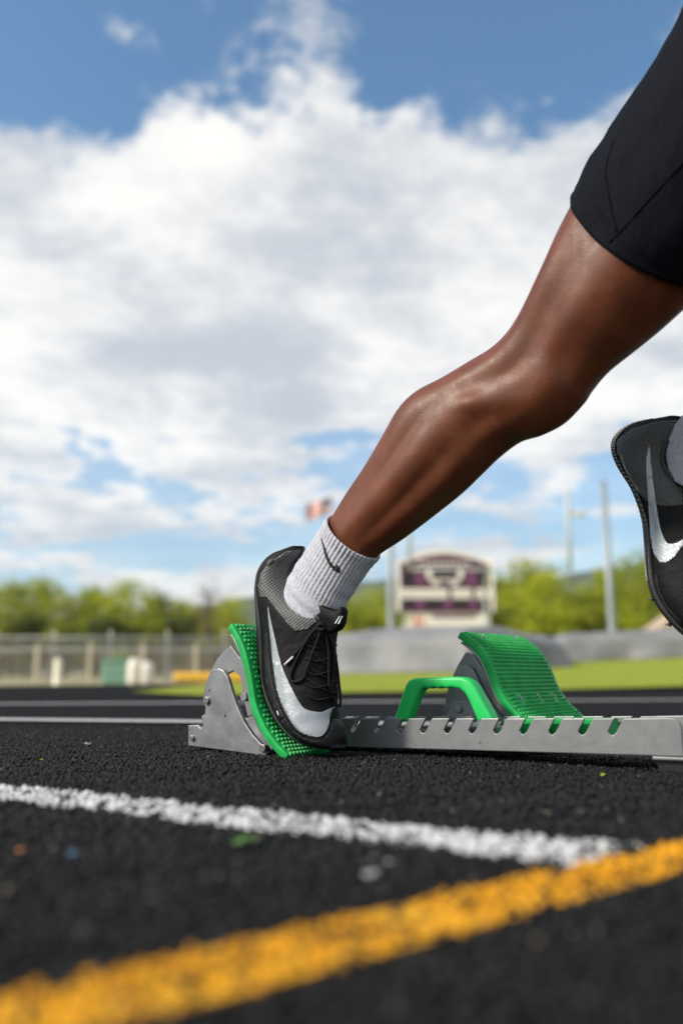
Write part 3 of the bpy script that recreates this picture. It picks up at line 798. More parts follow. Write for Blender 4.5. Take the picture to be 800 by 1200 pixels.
lay('mudguard', [(309.5, 745), (310, 790), (314, 814), (325, 840), (333, 841), (324, 820), (318, 792), (315, 760), (313, 740)], [shoe1], m_toe, shoe1, .0006)
lay('heel_emblem', [(309.5 + 5.2 * math.cos(t) * .8 + 7, 659 + 3.0 * math.sin(t) - 2.2 * math.cos(t)) for t in np.linspace(0, 2 * math.pi, 13)[:-1]], [shoe1], m_trim, shoe1, .0016, 2)
lay('sock_emblem', [(376, 631), (378.4, 640), (381, 652), (385.5, 661.5), (391, 668), (396, 670.6), (399, 670.5), (396.2, 662.5), (394.2, 662.3), (393.8, 665.2), (389.5, 662), (386, 656.5), (383, 648), (379.5, 638), (377, 631)], [sock1], m_black_print, sock1, .0009, 1.5, .0003)

def on(surf, px, py, lift):
    """point on a surface under a photo pixel"""
    bm = bmesh.new(); bm.from_mesh(surf.data); bm.transform(Matrix.Translation(wloc(surf))); b = BVHTree.FromBMesh(bm); bm.free()
    r = ray(px, py).normalized(); h = b.ray_cast(CAM, r)
    if h[0] is None: return Q(px, py, N_LEG - .02)
    return h[0] - r * lift
def on_many(surf, P, lift):
    bm = bmesh.new(); bm.from_mesh(surf.data); bm.transform(Matrix.Translation(wloc(surf))); b = BVHTree.FromBMesh(bm); bm.free(); out = []
    for q in P:
        r = ray(q[0], q[1]).normalized(); h = b.ray_cast(CAM, r); l = q[2] if len(q) > 2 else lift
        out.append((h[0] - r * l) if h[0] is not None else None)
    good = [i for i, v in enumerate(out) if v is not None]
    for i, v in enumerate(out):
        if v is None:
            j = min(good, key=lambda g: abs(g - i)); q = P[i]; r = ray(q[0], q[1]); k = (out[j] - CAM).dot(cF); out[i] = CAM + r * k
    return out
tube('collar', spline(on_many(shoe1, [(356, 642), (350, 653), (341, 666), (337.5, 677), (339, 690), (347, 702), (359, 712), (370, 721), (375, 728)], .0015), 5), .0030, m_trim, shoe1, 10)
# tongue: a padded flap standing up in front of the sock
tp = [(362, 703), (366, 698), (372, 700), (384, 711), (394, 716), (401, 709), (403.5, 716), (401, 730), (397, 738), (388, 742), (376, 734), (366, 720)]
tc_ = [Q(x - 3, y, N_LEG - .024) for x, y in tp]
tg = prism('tongue', [p + NN * (.002 if pix(p).x > 385 else 0) for p in tc_], NN * .016, m_upper, shoe1, .0045, True)
for k in range(2):
    lay('tongue_mark', [(392 + 4 * k, 731), (397.5 + 3 * k, 722), (398.6 + 3 * k, 722), (393.4 + 4 * k, 731)], [tg, shoe1], m_white, shoe1, .0006, 3, .0002)
# laces: crossings up the throat, then a bow hanging down the near side
LA = [[(362, 742), (372, 748), (384, 746), (394, 742)], [(360, 756), (371, 760), (384, 758), (394, 756)], [(358, 771), (370, 775), (384, 772), (394, 770)], [(357, 786), (369, 791), (383, 788), (394, 785)],
      [(358, 801), (369, 806), (383, 803), (395, 800)], [(361, 815), (371, 820), (384, 818), (395, 815)], [(363, 748), (374, 756), (385, 764), (394, 768)], [(360, 763), (372, 771), (384, 779), (394, 783)], [(359, 779), (370, 787), (383, 795), (394, 799)], [(360, 795), (371, 803), (384, 810), (394, 813)]]
for P in LA: tube('lace', spline(on_many(shoe1, P, .0016), 5), .0021, m_lace, shoe1, 8, flat=.7)
knot = on(shoe1, 376, 733, .006)
BOW = [[(376, 733, .007), (368, 738, .006), (358, 750, .004), (349, 762, .003), (341, 772, .003), (334.5, 778, .003)],
       [(376, 733, .008), (366, 741, .006), (356, 756, .004), (347, 774, .003), (341, 788, .003), (341, 797, .003), (347, 799, .003), (355, 795, .003), (360, 782, .004), (366, 765, .005), (373, 747, .006), (377, 735, .007)],
       [(377, 733, .008), (382, 745, .006), (385, 765, .005), (385, 788, .004), (386, 805, .004), (391, 820, .004), (397, 828, .004), (399, 820, .004), (397, 800, .004), (394, 775, .004), (389, 752, .005), (379, 734, .007)],
       [(378, 734, .007), (384, 742, .006), (390, 758, .005), (392, 778, .005), (390, 792, .004), (388, 806, .004)]]
for P in BOW: tube('lace', spline(on_many(shoe1, P, .003), 6), .0019, m_lace, shoe1, 8)
kb = on_many(shoe1, [(371, 735, .007), (376, 731, .010), (381, 735, .008), (376, 738, .009), (371, 735, .007)], .008)
tube('knot', spline(kb, 5), .0032, m_lace, shoe1, 10)
ag = on_many(shoe1, [(343.5, 769.5, .0046), (333.5, 779, .0042)], .004)
tube('aglet', ag, .0017, m_white, shoe1, 8)
lay('sole_scuff', [(325.5, 833), (327.5, 838), (326.5, 838), (324.6, 833.5)], [shoe1], m_white, shoe1, .0012, 3, .0002)

# left shoe details
lay('heel_panel', [(798, 492), (770, 494), (741, 502), (724, 515), (719, 527), (722, 540), (731, 556), (745, 575), (762, 590), (778, 594), (799, 592), (799, 571), (790, 565), (782, 556), (777, 544), (776, 534), (780, 521), (792, 508)], [shoe2], m_mesh, shoe2, .0008)
lay('curved_stripe', rounded([(760, 522.5), (757, 535), (756.5, 545), (757.5, 560), (759.5, 585), (761, 610), (762.5, 630), (766, 647.5), (772.5, 657.5), (780, 659), (790, 652.5), (799, 640), (806, 628), (799, 632.5), (790, 637), (781, 636), (774.5, 622.5), (770.5, 605), (767.5, 585), (764, 560), (762, 540)]), [shoe2], m_swoosh, shoe2, .0012, 2.5)
tube('collar', spline(on_many(shoe2, [(796, 493), (793, 507), (780, 521), (775.5, 534), (777, 546), (783, 556), (793, 566), (799.5, 570), (808, 577)], .0015), 5), .0030, m_trim, shoe2, 10)
lay('forefoot_overlay', [(762, 672), (762.5, 690), (769, 706), (784, 726), (799, 740), (799, 730), (782, 712), (772, 692), (769, 674)], [shoe2], m_toe, shoe2, .0008)
lay('side_print', [(727, 533), (732, 549), (741, 567), (748, 576), (749, 575), (742, 566), (733.5, 548.5), (728, 533)], [shoe2], m_midsole, shoe2, .0012, 3, .0002)
# ridged grey midsole edge along heel and arch: one rib after another
NR = 44
rg = []
st_i = [2 + (len(inf2) * .60 - 2) * k / NR for k in range(NR + 1)]
V = []; F = []
def edge_pt(i, side):
    a = int(i); t = i - a; b = min(a + 1, len(inf2) - 1)
    c = inf2[a][0].lerp(inf2[b][0], t); e1 = inf2[a][1].lerp(inf2[b][1], t); H = inf2[a][2] * (1 - t) + inf2[b][2] * t; w_ = inf2[a][3] * (1 - t) + inf2[b][3] * t
    return c, e1, H, w_
ms = []
for k in range(NR * 4 + 1):
    i = st_i[0] + (st_i[-1] - st_i[0]) * k / (NR * 4); c, e1, H, w_ = edge_pt(i, 0)
    bulge = .0009 * (.5 + .5 * math.cos(k * math.pi / 2))
    ring = []
    for j in range(25):
        v = -1 + 2 * j / 24; ring.append(c + e1 * (-H - .0042 - bulge * .5 + .002 * abs(v) ** 4) + NN * ((w_ * .66 + .0004 + bulge) * v))
    for j in range(25):
        v = 1 - 2 * j / 24; ring.append(c + e1 * (-H * .90) + NN * ((w_ * .70 + .0004 + bulge) * v))
    ms.append(ring)
loft('midsole', ms, m_midsole, shoe2)
for g, vv in ((.66, -.85), (.74, -.95), (.82, -.75), (.66, .7), (.75, .8), (.83, .5)):
    i = g * (len(inf2) - 1); c, e1, H, w_ = edge_pt(i, 0)
    p = c + e1 * (-H - .0012) + NN * (w_ * vv * .70)
    cyl('spike', p, -e1, .0034, .002, m_sole, sole2, 12, 0, .0028); cyl('spike', p - e1 * .002, -e1, .0020, .0052, m_spike, sole2, 10, 0, .0005)

# ---- the rest of the body: skeleton grown with the Skin modifier, joined to the traced right leg
def skin_mesh(name, verts, edges, root, levels=2):
    me = bpy.data.meshes.new(name); me.from_pydata([v[0] for v in verts], edges, []); o = bpy.data.objects.new(name, me); COL.objects.link(o)
    m = o.modifiers.new('skin', 'SKIN'); m.use_smooth_shade = True
    s = o.modifiers.new('sub', 'SUBSURF'); s.levels = s.render_levels = levels
    for i, v in enumerate(verts):
        r = v[1]; o.data.skin_vertices[0].data[i].radius = (r, r) if not isinstance(r, tuple) else r
    o.data.skin_vertices[0].data[root].use_root = True
    dg = bpy.context.evaluated_depsgraph_get(); dg.update()
    out = bpy.data.meshes.new_from_object(o.evaluated_get(dg)); bpy.data.objects.remove(o)
    return out
sk = []; ed = []
def sv(a, n, z, r, prev=None):
    sk.append((W(a, n, z), r)); i = len(sk) - 1
    if prev is not None: ed.append((prev, i))
    return i
pel = sv(.70, 0, .86, .115)
sp1 = sv(.79, 0, .97, .118, pel); sp2 = sv(.90, 0, 1.08, .128, sp1); ch = sv(1.00, 0, 1.17, .125, sp2); nk = sv(1.08, 0, 1.245, .058, ch); hd0 = sv(1.13, 0, 1.29, .055, nk)
hr = sv(.665, -.085, .825, .088, pel); hr2 = sv(.60, -.09, .745, .080, hr)
hl = sv(.70, .085, .82, .092, pel); kl1 = sv(.79, .088, .64, .075, hl); kl = sv(.868, .088, .478, .057, kl1); cl1 = sv(.76, .087, .445, .055, kl); cl2 = sv(.63, .086, .41, .042, cl1); an = sv(.535, .085, .385, .033, cl2)
for s, el, el2, wr in ((-1, (1.07, 1.02), (1.17, .93), (1.33, 1.06)), (1, (.86, 1.17), (.75, 1.15), (.70, .95))):
    sh = sv(1.01, .15 * s, 1.19, .068, ch); m1 = sv(el[0], .19 * s, el[1], .047, sh); e_ = sv(el2[0], .21 * s, el2[1], .040, m1)
    w0 = sv((el2[0] + wr[0]) / 2, .20 * s, (el2[1] + wr[1]) / 2, .037, e_); w_ = sv(wr[0], .18 * s, wr[1], .026, w0)
    fd = Vector((wr[0] - el2[0], wr[1] - el2[1])).normalized(); pd = Vector((-fd.y, fd.x)) * (1 if s < 0 else -1)
    pm = sv(wr[0] + fd.x * .05, .175 * s, wr[1] + fd.y * .05, (.030, .020), w_)
    for k, (ln_, off) in enumerate(((.040, -.026), (.046, -.009), (.043, .009), (.034, .025))):
        b = sv(wr[0] + fd.x * .085, (.175 * s) + off, wr[1] + fd.y * .085, .0095, pm)
        c = sv(wr[0] + fd.x * (.085 + ln_ * .8) + pd.x * .014, (.175 * s) + off, wr[1] + fd.y * (.085 + ln_ * .8) + pd.y * .014, .0088, b)
        sv(wr[0] + fd.x * (.085 + ln_) + pd.x * .038, (.175 * s) + off, wr[1] + fd.y * (.085 + ln_) + pd.y * .038, .0075, c)
    tb = sv(wr[0] + fd.x * .035 + pd.x * .02, .175 * s - .030 * s, wr[1] + fd.y * .035 + pd.y * .02, .011, pm)
    sv(wr[0] + fd.x * .075 + pd.x * .035, .175 * s - .040 * s, wr[1] + fd.y * .075 + pd.y * .035, .0085, tb)
body_me = skin_mesh('body_skin', sk, ed, pel)
# head: egg-shaped, with brow, nose, mouth, chin and ears
def head_mesh():
    bm = bmesh.new(); bmesh.ops.create_uvsphere(bm, u_segments=40, v_segments=28, radius=1)
    for v in bm.verts:
        x, y, z = v.co                                     # x forward, z up
        fx = x * .100; fy = y * .076 * (1 - .18 * max(0, -z)); fz = z * .122
        if x > 0:
            fx *= 1 - .12 * max(0, -z)
            fx += .022 * gauss(y, 0, .16) * gauss(z, -.12, .20) * (x > .5)                  # nose
            fx += .006 * gauss(z, .32, .12) * gauss(y, 0, .6)                              # brow
            fx -= .008 * (gauss(y, .38, .16) + gauss(y, -.38, .16)) * gauss(z, .10, .13)     # eye sockets
            fx += .006 * gauss(y, 0, .28) * (gauss(z, -.46, .05) + gauss(z, -.58, .05))     # lips
            fx += .010 * gauss(y, 0, .3) * gauss(z, -.84, .14)                             # chin
        fy += math.copysign(.013, y) * gauss(x, -.08, .10) * gauss(z, -.02, .25) * (abs(y) > .85)
        v.co = (fx, fy, fz)
    me = bpy.data.meshes.new('head'); bm.to_mesh(me); bm.free(); return me
HC = W(1.185, 0, 1.385); HM = Matrix.Translation(HC) @ Matrix.Rotation(-YAW, 4, 'Z') @ Matrix.Rotation(R(22), 4, 'Y')
head_me = head_mesh(); head_me.transform(HM)
def bool_union(base_me, others):
    o = bpy.data.objects.new('tmp', base_me); COL.objects.link(o); tmp = [o]
    for me in others:
        t = bpy.data.objects.new('tmp2', me); COL.objects.link(t); tmp.append(t)
        m = o.modifiers.new('u', 'BOOLEAN'); m.operation = 'UNION'; m.solver = 'EXACT'; m.object = t
    dg = bpy.context.evaluated_depsgraph_get(); dg.update()
    out = bpy.data.meshes.new_from_object(o.evaluated_get(dg))
    for t in tmp: bpy.data.objects.remove(t)
    return out
legob = loft('leg_tmp', leg_rings, None); leg_me = legob.data; bpy.data.objects.remove(legob)
bm_ = bool_union(leg_me, [body_me, head_me])
bm_.name = 'body'; bm_.materials.clear()
body = link('body', bm_, m_skin, runner, True)
body['label'] = 'dark brown skin, right leg bare from sock to shorts'
m_eye = mat('eye_white', (.6, .58, .55), .2); m_hair = mat('short_black_hair', (.008, .007, .006), .8)
n = tex(m_hair, 'Noise', 300, 4); bump(m_hair, n.outputs[0], 1, .004)
for s in (-1, 1):
    c = HM @ Vector((.083, .029 * s, .012)); me = bpy.data.meshes.new('eye'); b_ = bmesh.new(); bmesh.ops.create_uvsphere(b_, u_segments=14, v_segments=10, radius=.0125); b_.to_mesh(me); b_.free()
    me.transform(Matrix.Translation(c)); link('eye', me, m_eye, runner, True)
hair = head_mesh(); b_ = bmesh.new(); b_.from_mesh(hair)
bmesh.ops.delete(b_, geom=[v for v in b_.verts if v.co.z < .055 - .75 * max(-.10, min(.09, -v.co.x)) * 1.0], context='VERTS')
for v in b_.verts: v.co *= 1.045
b_.to_mesh(hair); b_.free(); hair.transform(HM); link('hair', hair, m_hair, runner, True)

# clothes
sk2 = []; 
def cv(lst, edl, a, n, z, r, prev=None):
    lst.append((W(a, n, z), r)); i = len(lst) - 1
    if prev is not None: edl.append((prev, i))
    return i
e2 = []
p0 = cv(sk2, e2, .70, 0, .86, .124); cv(sk2, e2, .79, 0, .97, .130, p0); q0 = cv(sk2, e2, .665, -.085, .825, .096, p0); cv(sk2, e2, .625, -.09, .775, .090, q0)
q1 = cv(sk2, e2, .70, .085, .82, .101, p0); q2 = cv(sk2, e2, .765, .088, .69, .090, q1); cv(sk2, e2, .80, .088, .615, .082, q2)
pm_ = skin_mesh('pelvis_cloth', sk2, e2, p0)
slo = loft('shorts_tmp', SLEEVE, None, cap=(False, True)); sl_me = slo.data; bpy.data.objects.remove(slo)
b_ = bmesh.new(); b_.from_mesh(sl_me); b_.from_mesh(pm_); sm = bpy.data.meshes.new('shorts'); b_.to_mesh(sm); b_.free()
shorts = link('shorts', sm, m_short, runner, True); shorts['label'] = 'tight black running shorts ending above the knee'
for P in ([(713, 284), (727, 270), (745, 250), (770, 222), (800, 190), (835, 150)], [(722, 272), (716, 250), (711, 222), (709, 196), (718, 165)]):
    tube('seam', spline(on_many(shorts, P, .0002), 6), .0014, m_short, shorts, 8)
for o_ in (0, 3):
    tube('hem_stitch', spline(on_many(shorts, [(679 + 3 * .6 + o_, 217 + 2 - o_), (694 + o_, 243 - o_), (714 + o_, 269 - o_), (742 + o_, 293 - o_), (772 + o_, 310 - o_), (800 + o_, 323 - o_)], .0000), 6), .0005, m_short, shorts, 6)
sk3 = []; e3 = []
t0 = cv(sk3, e3, .71, 0, .88, .137); t1 = cv(sk3, e3, .80, 0, .98, .142, t0); t2 = cv(sk3, e3, .90, 0, 1.08, .156, t1); t3 = cv(sk3, e3, 1.0, 0, 1.17, .152, t2); cv(sk3, e3, 1.05, 0, 1.215, .10, t3)
for s_n in (-1, 1): cv(sk3, e3, 1.01, .10 * s_n, 1.19, .092, t3)
link('singlet', skin_mesh('singlet', sk3, e3, t0), m_shirt, runner, True)
# left sock and the bare shin above it
S2K = [(782, 560, 838, 592, .035), (779, 540, 842, 574, .036), (780, 522, 848, 555, .036), (788, 502, 860, 534, .037), (804, 482, 878, 514, .041)]
rr = []
for s in interp(S2K, 8):
    pts, c, e1, H = fit_ring((s[0], s[1]), (s[2], s[3]), N_L2, circf, s[4])
    rr.append([p + (p - c).normalized() * .0006 * math.cos(rib_n * 2 * math.pi * k / SEGF) for k, p in enumerate(pts)])
sock2 = loft('sock', rr, m_sock, runner); sock2['label'] = 'white ribbed sock of the lifted left foot'

# ================================================================== background, far side of the track
def post(name, x, y, z0, h, r, m, parent): return cyl(name, (x, y, z0), (0, 0, 1), r, h, m, parent, 10)
m_galv = mat('galvanised_steel', (.42, .43, .43), .5, .5)
m_cream = mat('weathered_cream_post', (.62, .55, .40), .8); colvar(m_cream, (.55, .48, .35), (.72, .64, .48), 6, 5)
m_wire = mat('fence_wire', (.36, .36, .35), .6, .4)
def wx(px, Y): return (px - 400) / FPX * Y / 1.006       # sideways offset of a photo column, near the horizon
YF = 30.0
fx0, fx1, zF = wx(-70, YF), wx(330, YF), -.14
fence = empty('chain_link_fence', ((fx0 + fx1) / 2, YF, zF), 'tall grey chain link fence behind the left side of the track', 'fence')
pxs = [-68 + 66.3 * k for k in range(7)]
for p in pxs: post('post', wx(p, YF), YF, zF, 1.66, .05, m_galv, fence); cyl('post_cap', (wx(p, YF), YF, zF + 1.66), (0, 0, 1), .07, .09, m_cream, fence, 10, 0, .03)
for z in (1.12, 1.52): tube('rail', [(fx0, YF - .06, zF + z), (fx1, YF - .06, zF + z)], .025, m_galv, fence, 6)
V = []; F = []
def wire(p, q, r=.0035):
    p = Vector(p); q = Vector(q); d = (q - p).normalized(); s = d.cross(Vector((0, 1, 0))).normalized() * r; t = Vector((0, r, 0)); b = len(V)
    for c in (p, q):
        for o in (s, t, -s, -t): V.append(c + o)
    for e in range(4): F.append([b + e, b + (e + 1) % 4, b + 4 + (e + 1) % 4, b + 4 + e])
hgt = 1.48; x = fx0 - hgt
while x < fx1:
    for sg in (1, -1):
        a, b = (x, 0.02), (x + hgt, 0.02 + hgt)
        if a[0] < fx0: a = (fx0, .02 + fx0 - x)
        if b[0] > fx1: b = (fx1, .02 + fx1 - x)
        za, zb2 = (a[1], b[1]) if sg > 0 else (hgt + .04 - a[1], hgt + .04 - b[1])
        wire((a[0], YF - .1 - .004 * sg, zF + za), (b[0], YF - .1 - .004 * sg, zF + zb2))
    x += .075
wm = mesh('wire_mesh', V, F, m_wire, fence); wm['kind'] = 'stuff'
YP = 24.0; zP = -.13
pf = empty('post_and_rail_fence', (wx(170, YP), YP, zP), 'low fence of pale square posts in front of the chain link', 'fence')
for k in range(-3, 5):
    x = wx(108 + 61.5 * k, YP); box('post', (x, YP, zP + .54), (.09, .09, 1.08), m_cream, pf, .1, .015)
box('rail', (wx(138, YP), YP + .11, zP + .90), (wx(390, YP) - wx(-90, YP), .03, .035), m_galv, pf, 0, .005)

m_bol = mat('white_bollard_plastic', (.84, .78, .62), .6)
def lathe(name, c, prof, m, parent=None, seg=24):
    rings = [[Vector(c) + Vector((r * math.cos(2 * math.pi * k / seg), r * math.sin(2 * math.pi * k / seg), z)) for k in range(seg)] for r, z in prof]
    return loft(name, rings, m, parent)
bo = empty('bollard', (wx(71.5, 16), 16, -.125), 'short cream bollard at the edge of the track on the far left', 'bollard')
lathe('shaft', bo.location, [(.085, 0), (.085, .03), (.07, .05), (.07, .46), (.06, .50), (.03, .525)], m_bol, bo); lathe('base', bo.location, [(.12, 0), (.12, .025), (.09, .03)], m_bol, bo)
m_bin = mat('pale_green_painted_steel', (.22, .42, .30), .55); colvar(m_bin, (.17, .36, .25), (.27, .46, .34), 9, 5)
gb = empty('equipment_box', (wx(142, 20), 20, -.125), 'pale green steel equipment box in front of the fence', 'box')
box('body', gb.location + Vector((0, 0, .27)), (.72, .55, .54), m_bin, gb, .25, .03); box('lid', gb.location + Vector((0, 0, .575)), (.78, .6, .06), m_bin, gb, .25, .02); box('latch', gb.location + Vector((-.07, -.29, .5)), (.06, .03, .12), m_galv, gb, .25, .005)
m_wb = mat('white_barrel_plastic', (.75, .70, .62), .55)
for px, s, lb in ((161, .9, 'white plastic barrel next to the pale green box'), (175, .78, 'smaller white plastic barrel, farther from the pale green box')):
    br = empty('barrel', (wx(px, 18.6), 18.6, -.125), lb, 'barrel', 'white barrels in front of the fence')
    lathe('drum', br.location, [(.15 * s, 0), (.17 * s, .02), (.185 * s, .2 * s), (.175 * s, .3 * s), (.185 * s, .4 * s), (.165 * s, .56 * s), (.13 * s, .585 * s)], m_wb, br); lathe('lid', br.location + Vector((0, 0, .585 * s)), [(.14 * s, 0), (.14 * s, .03), (.05, .05)], m_wb, br)
m_yel = mat('yellow_vinyl_padding', (.70, .40, .03), .5)
yb = empty('padded_barrier', (wx(236, 22), 22, -.13), 'low yellow padded barrier behind the track, left of the rear pedal', 'barrier')
x0, x1 = wx(207, 22), wx(300, 22); ring = lambda x: [Vector((x, 22 + .10 * math.cos(t), .03 + .13 * math.sin(t))) for t in np.linspace(0, 2 * math.pi, 17)[:-1]]
loft('cushion', [ring(x0 + (x1 - x0) * k / 20) for k in range(21)], m_yel, yb)
for k in range(4): box('foot', (x0 + .2 + (x1 - x0 - .4) * k / 3, 22, -.115), (.07, .2, .06), m_galv, yb)

# covered landing mats
m_tarp = mat('grey_vinyl_tarpaulin', (.22, .225, .235), .5, 0, .4)
colvar(m_tarp, (.15, .155, .168), (.22, .222, .228), 1.2, 6); n = tex(m_tarp, 'Noise', 1.4, 3); bump(m_tarp, n.outputs[0], .5, .08)
def mat_cover(name, plan, h, label, droop, seed):
    """tarpaulin draped over a pile of mats: wall grid that leans and folds, sagging top"""
    c = sum((Vector((*p, 0)) for p in plan), Vector()) / len(plan)
    root = empty(name, (c.x, c.y, z_field(c.x, c.y)), label, 'landing mat', 'covered mats at the end of the field')
    per = []
    for i in range(len(plan)):
        a = Vector((*plan[i], 0)); b = Vector((*plan[(i + 1) % len(plan)], 0)); k = max(6, int((b - a).length / .16))
        per += [a.lerp(b, j / k) for j in range(k)]
    rings = []; K = 12
    for r in range(K + 1):
        t = r / K; ring = []
        for i, p in enumerate(per):
            d = (p - c).normalized(); z0 = z_field(p.x, p.y) - .02
            fold = noise.noise((p.x * 1.3 + seed, p.y * 1.3, t * .7)) * .26 * (1 - .8 * t) + noise.noise((p.x * 3 + seed, p.y * 3, t * .5)) * .06 * (1 - .7 * t)
            hh = h * (1 - droop * smooth01((p.x - c.x) / 2.2)) * (1 + .06 * noise.noise((p.x * .7, p.y * .7, seed)))
            d = d * 1.0; tt = t; t_in = -.34 * max(0, (t - .62) / .38) ** 2
            ring.append(p + d * (.16 * (1 - t) ** 2 + fold + t_in) + Vector((0, 0, z0 + hh * t + .03 * noise.noise((p.x, p.y, 5)) * t)))
        rings.append(ring)
    for k in range(1, 5):
        ring = []
        for q in rings[K]: ring.append(q.lerp(c + Vector((0, 0, q.z)), k * .24) + Vector((0, 0, .03 * noise.noise((q.x * 2, q.y * 2, k)))))
        rings.append(ring)
    return loft('cover', rings, m_tarp, root), root
YM = 14.0
def ptY(px, Y): return (wx(px, Y), Y)
cv1, mt1 = mat_cover('landing_mat', [ptY(372, 16.5), ptY(548, 14.0), ptY(655, 16.2), ptY(640, 21), ptY(380, 21)], .80, 'large grey tarpaulin covered mat pile behind the handle and front pedal', .22, 3)
cv2, mt2 = mat_cover('landing_mat', [ptY(655, 20), ptY(1000, 19), ptY(1000, 24), ptY(640, 24)], .68, 'lower grey tarpaulin covered mat below the lifted shoe', 0, 8)

# goal post with offset base, and two tall steel poles of the ball net
m_gp = mat('pale_painted_steel', (.50, .52, .52), .5, 0); m_pole = mat('weathered_steel_pole', (.30, .33, .35), .5, .3)
YG = 37.0; zg = .35
gp = empty('goal_post', (wx(577, YG), YG + 1.8, zg), 'pale football goal post with two uprights above the scoreboard', 'goal post')
xl, xr = wx(481, YG), wx(671, YG); zc_ = 4.6
tube('gooseneck', spline([(gp.location.x, YG + 1.8, zg), (gp.location.x, YG + 1.8, zg + 2.6), (gp.location.x, YG + 1.5, zc_ - .5), (gp.location.x, YG + .7, zc_ - .1), (gp.location.x, YG, zc_)], 6), .08, m_gp, gp, 12)
tube('crossbar', [(xl, YG, zc_), (xr, YG, zc_)], .05, m_gp, gp, 12)
for xx in (xl, xr): tube('upright', [(xx, YG, zc_ - .05), (xx, YG, zc_ + 3.6)], .09, m_gp, gp, 12)
V = []; F = []
for i in range(9):
    for j in range(3): V.append((xr + .05 + i * .09, YG + .06 * math.sin(i * 1.1) * i / 8, zc_ + 2.35 + j * .12 + .03 * math.sin(i)))
F = [[i * 3 + j, (i + 1) * 3 + j, (i + 1) * 3 + j + 1, i * 3 + j + 1] for i in range(8) for j in range(2)]
m_rib = mat('white_ribbon', (.75, .72, .65), .8); wr_ = mesh('wind_ribbon', V, F, m_rib, gp, True); s_ = wr_.modifiers.new('t', 'SOLIDIFY'); s_.thickness = .01
YN = 28.0
for px, lb in ((458, 'tall grey steel pole between the sock and the scoreboard'), (716, 'tall grey steel pole right of the scoreboard, in front of the hill')):
    np_ = empty('steel_pole', (wx(px, YN), YN, .3), lb, 'pole', 'net poles beside the goal')
    x = np_.location.x; rings = []
    for z, r in ((0, .15), (.05, .125), (2, .12), (6.1, .085)): rings.append([Vector((x + r * math.cos(2 * math.pi * k / 14), YN + r * math.sin(2 * math.pi * k / 14), .3 + z)) for k in range(14)])
    loft('shaft', rings, m_pole, np_); lathe('cap', (x, YN, 6.4), [(.10, 0), (.10, .06), (.03, .11)], m_pole, np_, 14)
    cyl('base_plate', (x, YN, .29), (0, 0, 1), .26, .04, m_pole, np_, 14)

# scoreboard
YS = 66.0; zs0 = .8
def sx(px): return wx(px, YS)
def sz(py): return at(400, py, YS).z
m_sb = mat('maroon_scoreboard_face', (.075, .016, .046), .5); m_sbw = mat('white_scoreboard_trim', (.90, .84, .78), .6); m_blk = mat('black_display', (.008, .008, .009), .3); m_pur = mat('plum_panel', (.17, .045, .13), .5); m_red = mat('red_sponsor_print', (.6, .12, .08), .6)
sb = empty('scoreboard', (sx(522), YS, zs0), 'maroon scoreboard with arched white trim and white lower panel', 'scoreboard')
def sbox(name, x0, x1, y0, y1, d, m, th=.12, parent=None): return box(name, ((sx(x0) + sx(x1)) / 2, YS - d, (sz(y0) + sz(y1)) / 2), (sx(x1) - sx(x0), th, sz(y0) - sz(y1)), m, parent or sb)
sbox('panel', 469, 575, 662, 717, 0, m_sb, .5)
def arch(y0, y1, x0, x1, rise0, m, d, name, th=.2):
    P = []
    for k in range(21):
        t = k / 20; P.append((sx(x0 + (x1 - x0) * t), YS - d, sz(y0) + (sz(y0 - rise0) - sz(y0)) * math.sin(math.pi * t)))
    P += [(sx(x1), YS - d, sz(y1)), (sx(x0), YS - d, sz(y1))]
    return prism(name, [Vector(p) for p in P], Vector((0, th, 0)), m, sb)
arch(658, 664, 465, 579, 15, m_sbw, -.05, 'arched_crown', .5)
arch(661.5, 669, 470, 574, 12, m_sb, .12, 'crown_face', .15)
sbox('side_trim', 465, 469, 656, 717, .04, m_sbw, .55); sbox('side_trim', 575, 579, 656, 717, .04, m_sbw, .55)
for k in range(9): sbox('letter', 490.5 + k * 7.0, 495.5 + k * 7.0, 659, 667, .2, m_sbw, .06)
for x0, x1, y0, y1, m, nm in ((473, 486, 671, 686, m_blk, 'display'), (486.5, 497, 671, 686, m_pur, 'plum_panel'), (507, 536, 670, 676, m_blk, 'clock_display'), (547, 559, 671, 686, m_pur, 'plum_panel'), (559.5, 569, 671, 686, m_blk, 'display'),
                              (474, 486, 704.5, 711, m_blk, 'display'), (498, 519, 704.5, 711, m_blk, 'display'), (530, 549, 704.5, 711, m_blk, 'display'), (560, 569, 704.5, 711, m_blk, 'display'), (487, 497, 703, 714, m_pur, 'plum_panel'), (520, 529, 703, 714, m_pur, 'plum_panel'), (550, 559, 703, 714, m_pur, 'plum_panel')):
    sbox(nm, x0, x1, y0, y1, .28, m, .06)
for x0, x1, y0, y1 in ((500, 506, 669, 678), (537, 543, 669, 678), (503, 540, 679, 681), (506, 514, 682, 686), (528, 537, 682, 686)): sbox('trim', x0, x1, y0, y1, .30, m_sbw, .06)
x = 470
while x < 573:
    if not (522 < x < 526 or 552.5 < x < 556): sbox('letter', x, x + 3.6, 690, 702, .3, m_sbw, .05)
    x += 4.6
sbox('lower_panel', 471, 573, 718, 741, -.05, m_sbw, .3); sbox('red_print', 485, 489.5, 721, 738, .12, m_red, .04); sbox('red_print', 492, 498, 722, 738, .12, mat('salmon_print', (.75, .45, .35), .6), .04)
for k in range(12): sbox('letter', 506 + k * 4.4, 509 + k * 4.4, 720, 725, .12, m_pur, .04)
for px in (476, 522, 568): box('leg', (sx(px), YS + .45, zs0 + 1.5), (.3, .3, 4.6), m_pole, sb)

